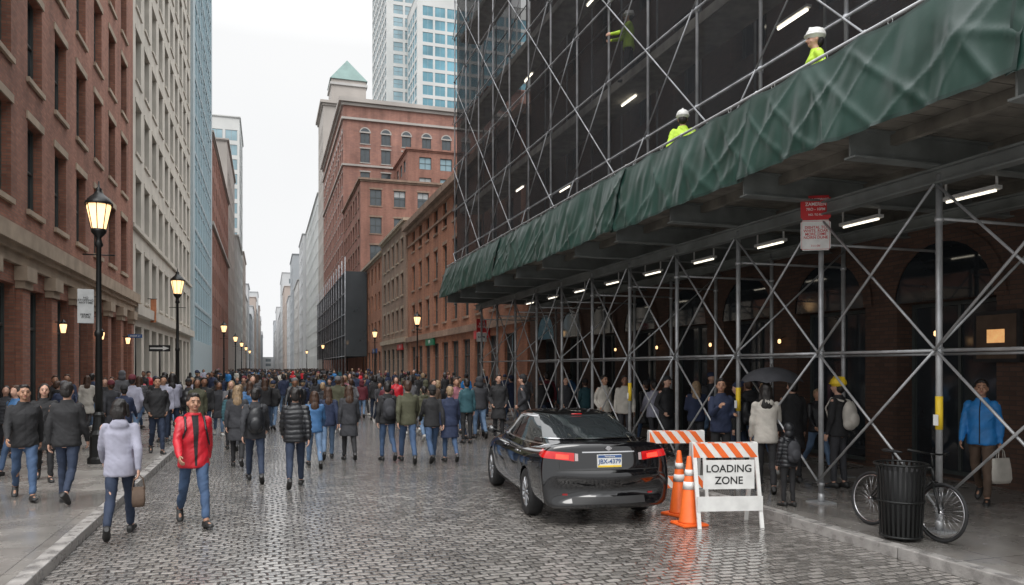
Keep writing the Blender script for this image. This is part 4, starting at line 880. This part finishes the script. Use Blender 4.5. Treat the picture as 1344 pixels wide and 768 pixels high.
# ---------------------------------------------------------------- car
def finalize(bm,mods):
    me=bpy.data.meshes.new('t'); bmesh.ops.recalc_face_normals(bm,faces=bm.faces); bm.to_mesh(me); bm.free(); o=bpy.data.objects.new('t',me); col.objects.link(o)
    for f in mods: f(o)
    dg=bpy.context.evaluated_depsgraph_get(); out=bpy.data.meshes.new_from_object(o.evaluated_get(dg)); bpy.data.objects.remove(o); out.materials.clear(); return out
def car(label,paint,loc,rz,name='parked_car',mats=None):
    r=top(name,label,'car',loc,rz)
    # y, half width, top, bottom
    S=[(-1.105,.64,.60,.35),(-1.10,.79,.685,.29),(-1.08,.855,.73,.255),(-1.055,.878,.78,.24),(-1.035,.885,.92,.232),(-1.01,.888,1.055,.228),(-.985,.89,1.105,.226),(-.93,.892,1.112,.222),(-.8,.895,1.105,.215),(-.6,.90,1.085,.21),(-.3,.912,1.05,.2),(.5,.918,1.01,.19),(1.4,.918,.985,.19),(2.3,.918,.975,.19),(2.75,.91,.955,.2),(3.2,.885,.86,.2),(3.5,.84,.76,.22),(3.68,.74,.66,.25),(3.76,.55,.58,.3)]
    bm=bmesh.new(); R=[]
    for y,w,zt,zb in S:
        hh=zt-zb
        pr=[(0,1),(.5,.994),(.8,.972),(.93,.90),(.985,.74),(1,.56),(.992,.46),(.985,.28),(.95,.08),(.8,0),(.4,0)]
        cv=lambda a:(.13*(abs(a)**2.6) if y<-.85 else 0)
        pts=[Vector((w*a,y+cv(a),zb+hh*f)) for a,f in pr]
        pts+= [Vector((-w*a,y+cv(a),zb+hh*f)) for a,f in [(.4,0)]+pr[1:-1][::-1]]
        R.append(pts)
    loft(bm,R)
    cb=bmesh.new()
    for y in (0,2.78):
        for s in(-1,1): cyl(cb,(s*.62,y,.335),(s*1.2,y,.335),.365,seg=40)
    cm=mesh_of('c',cb); co=bpy.data.objects.new('c',cm); col.objects.link(co)
    def sub(o): m=o.modifiers.new('s','SUBSURF'); m.levels=2; m.render_levels=2
    def boo(o): m=o.modifiers.new('b','BOOLEAN'); m.operation='DIFFERENCE'; m.object=co; m.solver='EXACT'
    me=finalize(bm,[sub,boo]); bpy.data.objects.remove(co)
    for p in me.polygons: p.use_smooth=True
    me.set_sharp_from_angle(angle=RD(35))
    bvh=BVHTree.FromPolygons([v.co for v in me.vertices],[list(p.vertices) for p in me.polygons])
    obj('car_body',me,[paint],r)
    def lerp(t,xs,ys):
        for i in range(len(xs)-1):
            if t<=xs[i+1]: k=(t-xs[i])/(xs[i+1]-xs[i]); return ys[i]*(1-k)+ys[i+1]*k
        return ys[-1]
    ZS=[.9,1.02,1.12,1.24,1.34,1.40,1.43,1.445]; YR=[-.80,-.54,-.30,.04,.38,.62,.88,1.1]; YF=[2.9,2.62,2.34,2.04,1.82,1.68,1.5,1.32]; HW=[.86,.825,.775,.715,.66,.60,.47,.18]; N=4.0
    def cab(z,mode,s,sg=1):
        a,b,w=lerp(z,ZS,YR),lerp(z,ZS,YF),lerp(z,ZS,HW); yc=(a+b)/2; hl=(b-a)/2; k=(1-min(1,abs(s))**N)**(1/N)
        if mode=='y': return Vector((s*w,yc+sg*hl*k,z))
        return Vector((sg*w*k,yc+hl*s,z))
    bm=bmesh.new(); R=[]
    for i in range(29):
        z=ZS[0]+(ZS[-1]-ZS[0])*(i/28)**.8; ring=[]
        a,b,w=lerp(z,ZS,YR),lerp(z,ZS,YF),lerp(z,ZS,HW)
        for q in range(56):
            t=2*math.pi*q/56; c,s_=math.cos(t),math.sin(t); ring.append(Vector((w*math.copysign(abs(c)**(2/N),c),(a+b)/2+(b-a)/2*math.copysign(abs(s_)**(2/N),s_),z)))
        R.append(ring)
    loft(bm,R); part('cabin_roof',bm,[paint],r)
    def pane(name,mode,s0,s1,z0,z1,sg,mat,off=.007,nu=14,nv=10):
        bm=bmesh.new(); V=[]
        for i in range(nu+1):
            row=[]
            for j in range(nv+1):
                s=s0+(s1-s0)*i/nu; z=z0+(z1-z0)*j/nv; p=cab(z,mode,s,sg)
                p=p+(Vector((0,sg*off,off*.8)) if mode=='y' else Vector((sg*off,0,off*.4))); row.append(bm.verts.new(p))
            V.append(row)
        for i in range(nu):
            for j in range(nv): f=bm.faces.new((V[i][j],V[i+1][j],V[i+1][j+1],V[i][j+1])); f.smooth=True
        return part(name,bm,[mat],r)
    pane('rear_window','y',-.86,.86,1.10,1.375,-1,'carglass',.011); pane('windscreen','y',-.88,.88,1.02,1.36,1,'carglass',.008)
    pane('rear_window_seal','y',-.89,.89,1.09,1.1,-1,'chrome',.012,20,2)
    bm=bmesh.new(); capsule(bm,cab(1.365,'y',-.12,-1)+Vector((0,-.01,.03)),cab(1.365,'y',.12,-1)+Vector((0,-.01,.03)),.007,.007,8); part('brake_lamp',bm,['tail'],r)
    for sg in(-1,1):
        pane('side_window','x',-.83,-.0,1.055,1.345,sg,'carglass'); pane('side_window','x',.045,.80,1.055,1.345,sg,'carglass')
        pane('window_trim','x',-.9,.86,1.02,1.036,sg,'chrome',.012,30,2); pane('window_trim','x',-.8,.76,1.353,1.364,sg,'chrome',.012,30,2)
    def patch(name,pts,dirs,mat,off=.006,smooth=True):
        bm=bmesh.new(); V=[]
        for rp,rd in zip(pts,dirs):
            row=[]
            for p,d in zip(rp,rd):
                h,nrm,_,_=bvh.ray_cast(Vector(p),Vector(d))
                if h is None: h=Vector(p)+Vector(d)
                row.append(bm.verts.new(h-Vector(d).normalized()*off))
            V.append(row)
        for i in range(len(V)-1):
            for j in range(len(V[0])-1): f=bm.faces.new((V[i][j],V[i+1][j],V[i+1][j+1],V[i][j+1])); f.smooth=smooth
        return part(name,bm,[mat],r)
    def wrap(name,s,f0,f1,zf0,zf1,mat,off,n=12,c=(.38,-.6)):
        P=[];D=[]
        for i in range(n+1):
            k=i/n; a=RD(f0+(f1-f0)*k); rp=[];rd=[]
            for j in range(6):
                z0=zf0[0]*(1-k)+zf0[1]*k; z1=zf1[0]*(1-k)+zf1[1]*k; z=z0+(z1-z0)*j/5
                d=Vector((-s*math.cos(a),-math.sin(a),0)); rp.append(Vector((s*c[0],c[1],z))-d*2); rd.append(d)
            P.append(rp);D.append(rd)
        patch(name,P,D,mat,off)
    for s in(-1,1):
        wrap('tail_light',s,-78,-10,(.868,.93),(.975,1.015),'tail',.008,16)
        wrap('lit_brake_lamp',s,-68,-48,(.895,.905),(.95,.965),'taillit',.011,8)
        wrap('reversing_lens',s,-85,-79,(.872,.872),(.965,.97),'tailclear',.009,4)
        wrap('bumper_reflector',s,-66,-58,(.42,.425),(.445,.445),'reflector',.007,5)
        for y in (.42,1.42,2.35):
            patch('door_seam',[[(s*2,y+q+.08*(z-.3)*(1 if y<1 else 0),z) for z in [.3+.06*k for k in range(12)]] for q in(0,.009)],[[(-s,0,0)]*12]*2,'black',.002)
        for y in (.62,1.6):
            bm=bmesh.new(); h=bvh.ray_cast(Vector((s*2,y,.86)),Vector((-s,0,0)))[0]; capsule(bm,h+Vector((s*.02,-.09,0)),h+Vector((s*.02,.09,0)),.014,.014,8); part('door_handle',bm,['chrome'],r)
        bm=bmesh.new(); ellip(bm,(s*1.0,2.12,1.05),(.09,.07,.065)); capsule(bm,(s*.84,2.16,1.0),(s*.95,2.14,1.02),.02,.02,8); part('wing_mirror',bm,[paint],r)
        bm=bmesh.new(); cyl(bm,(s*.55,-1.0,.255),(s*.55,-.85,.255),.03,seg=14); part('exhaust',bm,['darkchrome'],r)
        patch('sill_trim',[[(s*2,y,z) for z in(.25,.29)] for y in [.45+.1*k for k in range(20)]],[[(-s,0,0)]*2]*20,'plastic',.006)
        patch('boot_seam',[[(s*(.66+q),-3,z) for z in [.76+.05*k for k in range(3)]] for q in(0,.008)],[[(0,1,0)]*3]*2,'black',.004)
    patch('boot_seam',[[(x,-3,z) for z in(.748,.758)] for x in [-.7+.1*k for k in range(15)]],[[(0,1,0)]*2]*15,'black',.004)
    patch('rear_diffuser',[[(x,-3,z) for z in(.31,.35,.4)] for x in [-.5+.1*k for k in range(11)]],[[(0,1,0)]*3]*11,'plastic',.006)
    patch('boot_chrome_strip',[[(x,-3,z) for z in(.975,.99)] for x in [-.36+.06*k for k in range(13)]],[[(0,1,0)]*2]*13,'chrome',.008)
    y0=bvh.ray_cast(Vector((0,-3,.86)),Vector((0,1,0)))[0].y
    bm=bmesh.new(); box(bm,-.165,.165,y0-.03,y0+.01,.785,.95); me=mesh_of('number_plate',bm); pl=obj('number_plate',me,['white'],r,label='white, blue and yellow number plate')
    bm=bmesh.new(); box(bm,-.16,.16,y0-.0345,y0-.0305,.912,.946); part('plate_band',bm,['blue'],pl)
    bm=bmesh.new(); box(bm,-.16,.16,y0-.0345,y0-.0305,.789,.812); part('plate_band',bm,['yellow'],pl)
    text('JBX-4379',.08,'blue',pl,(0,y0-.036,.862)); text('Pennsylvania',.028,'white',pl,(0,y0-.038,.929))
    ye=bvh.ray_cast(Vector((0,-3,1.03)),Vector((0,1,0)))[0].y
    bm=bmesh.new(); cyl(bm,(0,ye-.016,1.03),(0,ye-.006,1.03),.032,seg=20); box(bm,-.045,.045,ye-.021,ye-.0165,1.021,1.039); part('badge',bm,['chrome'],r)
    tb=bmesh.new()
    prof=[(.215,-.1),(.30,-.108),(.325,-.09),(.333,-.05),(.333,.05),(.325,.09),(.30,.108),(.215,.1)]
    R=[[Vector((h,q*math.cos(2*math.pi*i/40),q*math.sin(2*math.pi*i/40))) for i in range(40)] for q,h in prof]
    loft(tb,R,cap=False); tme=mesh_of('tyre',tb); tme.materials.append(M['rubber'])
    rb=bmesh.new()
    R=[[Vector((h,q*math.cos(2*math.pi*i/40),q*math.sin(2*math.pi*i/40))) for i in range(40)] for q,h in ((.216,.09),(.222,.1),(.2,.095),(.185,.02))]
    loft(rb,R,cap=False)
    for i in range(10):
        t=2*math.pi*i/10+(.1 if i%2 else -.1); d=Vector((0,math.cos(t),math.sin(t))); capsule(rb,Vector((.085,0,0))+d*.04,Vector((.09,0,0))+d*.2,.016,.012,6)
    cyl(rb,(.04,0,0),(.1,0,0),.05,.045,16); rme=mesh_of('rim',rb); rme.materials.append(M['alloy'])
    db=bmesh.new(); cyl(db,(-.02,0,0),(.02,0,0),.2,seg=24); dme=mesh_of('brake_disc',db); dme.materials.append(M['plastic'])
    for y in(0,2.78):
        for s in(-1,1):
            w=obj('wheel',None,None,r,loc=(s*.80,y,.333),rot=(0,0,0 if s>0 else math.pi))
            obj('tyre',tme,None,w); obj('rim',rme,None,w); obj('brake_disc',dme,None,w)
    return r
cx,cy=view_to_world(1.07,11.05)
car('glossy black saloon car with lit tail lights parked by kerb','blackpaint',(cx,cy,0),RD(-6.3))
car('yellow taxi saloon far down the street','yellowpaint',(3.0,104,0),RD(0))
print('car',time.time()-T0)
# ---------------------------------------------------------------- barricades and cones
def barricade(label,loc,rz,sign):
    r=top('barricade',label,'barricade',loc,rz)
    w=.42
    def board(z0,z1,y,stripes,nm):
        bm=bmesh.new(); box(bm,-w-.02,w+.02,y,y+.022,z0,z1,0)
        if stripes:
            n=9; st=(2*w+.04)/n
            for k in range(-1,n+1):
                a=-w-.02+k*st
                if k%2==0:
                    sh=(z1-z0)
                    xs=[max(-w-.02,min(w+.02,q)) for q in (a,a+st,a+st-sh*.8,a-sh*.8)]
                    if xs[1]-xs[0]<.001 and xs[2]-xs[3]<.001: continue
                    quad(bm,[(xs[0],y-.003,z0),(xs[1],y-.003,z0),(xs[2],y-.003,z1),(xs[3],y-.003,z1)],1)
        return part(nm,bm,['white','orange'],r)
    for s in(-1,1):
        for q in(-1,1):
            bm=bmesh.new()
            yb=q*.27; yt=q*.03
            loft(bm,[[Vector((s*w+dx,yb+dy,0)) for dx,dy in((-.025,-.015),(.025,-.015),(.025,.015),(-.025,.015))],[Vector((s*w+dx,yt+dy,1.1)) for dx,dy in((-.025,-.015),(.025,-.015),(.025,.015),(-.025,.015))]],smooth=False)
            part('leg',bm,['white'],r)
    board(.90,1.09,-.085,True,'striped_board'); board(.22,.41,-.25,sign is None,'lower_board')
    board(.90,1.09,.065,True,'striped_board')
    if sign:
        bm=bmesh.new(); box(bm,-.345,.345,-.20,-.185,.5,.88); part('sign_plate',bm,['white'],r)
        text('LOADING',.138,'black',r,(0,-.203,.765)); text('ZONE',.138,'black',r,(0,-.203,.61))
    return r
x,y=view_to_world(2.83,10.2); barricade('white folding barricade with LOADING ZONE sign and striped board',(x,y,0),RD(-13),1)
x,y=view_to_world(2.6,12.1); barricade('orange and white striped folding barricade beside the car',(x,y,0),RD(-14),None)
def cone(loc,label,rz=0):
    r=top('traffic_cone',label,'traffic cone',loc,rz,group='traffic cones beside the car')
    bm=bmesh.new(); box(bm,-.19,.19,-.19,.19,0,.035); bmesh.ops.bevel(bm,geom=bm.edges[:],offset=.012,segments=2,affect='EDGES'); part('cone_base',bm,['orange'],r)
    bm=bmesh.new(); lathe(bm,[(.15,.036),(.135,.06),(.03,.90),(.022,.915)],24); part('cone_body',bm,['orange'],r)
    rr=lambda z:.135-.105*(z-.06)/.84+.004
    for a,b in((.48,.58),(.66,.74)):
        bm=bmesh.new(); lathe(bm,[(rr(a),a),(rr(b),b)],24); part('reflective_band',bm,['white'],r)
x,y=view_to_world(2.36,10.15); cone((x,y,0),'orange traffic cone with white bands beside barricade')
x,y=view_to_world(2.38,10.85); cone((x,y,0),'orange traffic cone with white bands behind the car',.3)
# ---------------------------------------------------------------- litter bin
x,y=view_to_world(4.48,8.78); r=top('litter_bin','black slatted steel litter bin on the pavement','litter bin',(x,y,KB))
for i in range(28):
    t=2*math.pi*i/28; c,s=math.cos(t),math.sin(t); bm=bmesh.new(); 
    p=[(.215,.05),(.235,.45),(.25,.8),(.275,.88)]
    tx=Vector((-s,c,0))*.013; n=Vector((c,s,0))
    loft(bm,[[n*(q+o)+tx*k+Vector((0,0,z)) for o,k in((0,-1),(.006,-1),(.006,1),(0,1))] for q,z in p],smooth=False)
    part('slat',bm,['iron'],r)
for z,R_ in((.05,.222),(.45,.243),(.87,.28)):
    bm=bmesh.new(); torus(bm,(0,0,z),R_,.013,'z',32,8); part('hoop',bm,['iron'],r)
bm=bmesh.new(); lathe(bm,[(.19,.04),(.205,.8),(.2,.8),(.185,.06)],24); part('liner',bm,['plastic'],r)
# ---------------------------------------------------------------- bicycle
def bicycle(loc,rz,tilt):
    r=top('bicycle','black city bicycle leaning against scaffold post','bicycle',loc,rz); r.rotation_euler=(0,tilt,rz)
    wb=1.03; R_=.335
    wt=bmesh.new(); torus(wt,(0,0,0),R_-.018,.019,'x',44,8); tm=mesh_of('tyre',wt); tm.materials.append(M['rubber'])
    wr=bmesh.new(); torus(wr,(0,0,0),R_-.045,.009,'x',40,6); rm=mesh_of('rim',wr); rm.materials.append(M['chrome'])
    ws=bmesh.new()
    for i in range(28):
        t=2*math.pi*i/28; cyl(ws,(.02 if i%2 else -.02,.015*math.cos(t+1),.015*math.sin(t+1)),(0,(R_-.045)*math.cos(t),(R_-.045)*math.sin(t)),.0016,seg=4)
    cyl(ws,(-.04,0,0),(.04,0,0),.018,seg=10); sm=mesh_of('spokes',ws); sm.materials.append(M['chrome'])
    for yy in(0,wb):
        w=obj('wheel',None,None,r,loc=(0,yy,R_)); obj('tyre',tm,None,w); obj('rim',rm,None,w); obj('spokes',sm,None,w)
    bm=bmesh.new(); BB=(0,.43,.28); ST=(0,.30,.78); HT=(0,.86,.82); HB=(0,.89,.68)
    for a,b,q in((BB,ST,.015),(ST,HT,.014),(BB,HB,.017),(HT,HB,.019)): cyl(bm,a,b,q)
    for s in(-1,1): cyl(bm,(s*.03,0,R_),BB,.009,seg=8); cyl(bm,(s*.03,0,R_),ST,.008,seg=8)
    part('frame',bm,['iron'],r)
    bm=bmesh.new(); 
    for s in(-1,1): cyl(bm,(s*.035,wb,R_),(s*.03,.91,.65),.011,seg=8)
    cyl(bm,(-.04,.905,.66),(.04,.905,.66),.014); part('fork',bm,['iron'],r)
    bm=bmesh.new(); cyl(bm,HT,(0,.84,.97),.013); cyl(bm,(-.08,.88,.98),(.08,.88,.98),.012)
    for s in(-1,1): cyl(bm,(s*.08,.88,.98),(s*.29,.80,1.0),.011); capsule(bm,(s*.2,.84,.99),(s*.3,.79,1.0),.017,.017,8)
    part('handlebar',bm,['iron'],r)
    bm=bmesh.new(); cyl(bm,ST,(0,.27,.93),.012); R=[]
    for q,w,h in((-.13,.05,.03),(-.1,.075,.045),(0,.06,.04),(.08,.03,.03),(.14,.015,.02)): R.append([Vector((w*math.cos(t),.27+q,.955+h*.5*math.sin(t))) for t in [2*math.pi*i/12 for i in range(12)]])
    loft(bm,R); part('saddle',bm,['plastic'],r)
    bm=bmesh.new(); cyl(bm,(.02,.43,.28),(.028,.43,.28),.09,seg=24); cyl(bm,(-.09,.43,.28),(.09,.43,.28),.01); cyl(bm,(.07,.43,.28),(.07,.50,.13),.009); cyl(bm,(-.07,.43,.28),(-.07,.36,.43),.009); box(bm,.07,.15,.47,.53,.12,.14); box(bm,-.15,-.07,.33,.39,.42,.44); part('pedals',bm,['plastic'],r)
    return r
bicycle((7.22,7.75,KB),math.pi+.02,RD(-6))
# ---------------------------------------------------------------- world, sun, camera
w=bpy.data.worlds.new('World'); scene.world=w; w.use_nodes=True; nt=w.node_tree; bg=nt.nodes['Background']
sk=nd(nt,'ShaderNodeTexSky',sky_type='NISHITA',sun_disc=False,sun_elevation=RD(52),sun_rotation=RD(200))
hs=nd(nt,'ShaderNodeHueSaturation'); hs.inputs['Saturation'].default_value=.1; nt.links.new(sk.outputs[0],hs.inputs['Color'])
mx=nd(nt,'ShaderNodeMix',data_type='RGBA'); mx.inputs[0].default_value=.95
nt.links.new(hs.outputs[0],mx.inputs[6]); 
tc=nd(nt,'ShaderNodeTexCoord'); no=nd(nt,'ShaderNodeTexNoise'); setin(no,Scale=1.6,Detail=4.0); nt.links.new(tc.outputs['Generated'],no.inputs['Vector'])
cr=nd(nt,'ShaderNodeValToRGB'); cr.color_ramp.elements[0].color=(9.0,9.15,9.3,1); cr.color_ramp.elements[1].color=(9.9,9.95,10,1); cr.color_ramp.elements[0].position=.3; cr.color_ramp.elements[1].position=.7
nt.links.new(no.outputs['Fac'],cr.inputs[0])
# overcast sky luminance: zenith about three times the horizon
sx=nd(nt,'ShaderNodeSeparateXYZ'); nt.links.new(tc.outputs['Generated'],sx.inputs[0])
mr=nd(nt,'ShaderNodeMapRange'); setin(mr,From_Min=.38,From_Max=1.0,To_Min=1.0,To_Max=3.7); nt.links.new(sx.outputs[2],mr.inputs['Value'])
vm=nd(nt,'ShaderNodeVectorMath',operation='SCALE'); nt.links.new(cr.outputs[0],vm.inputs[0]); nt.links.new(mr.outputs[0],vm.inputs['Scale'])
nt.links.new(vm.outputs[0],mx.inputs[7]); nt.links.new(mx.outputs[2],bg.inputs['Color']); bg.inputs['Strength'].default_value=.1
sl=bpy.data.lights.new('sun','SUN'); sl.energy=1.4; sl.angle=RD(30); sl.color=(1,.97,.93)
so=bpy.data.objects.new('sun',sl); col.objects.link(so); so.rotation_euler=(RD(38),0,RD(-20)) 
cam=bpy.data.cameras.new('camera'); co=bpy.data.objects.new('camera',cam); col.objects.link(co); co.location=(0,0,2.1); co.rotation_euler=(RD(90),0,-YAW)
cam.lens=26.79; cam.sensor_width=36; cam.shift_y=98/1344; cam.clip_end=6000; cam.clip_start=.05
scene.camera=co
scene.view_settings.view_transform='Standard'; scene.view_settings.look='None'; scene.view_settings.exposure=0
print('done',time.time()-T0,len(bpy.data.objects))
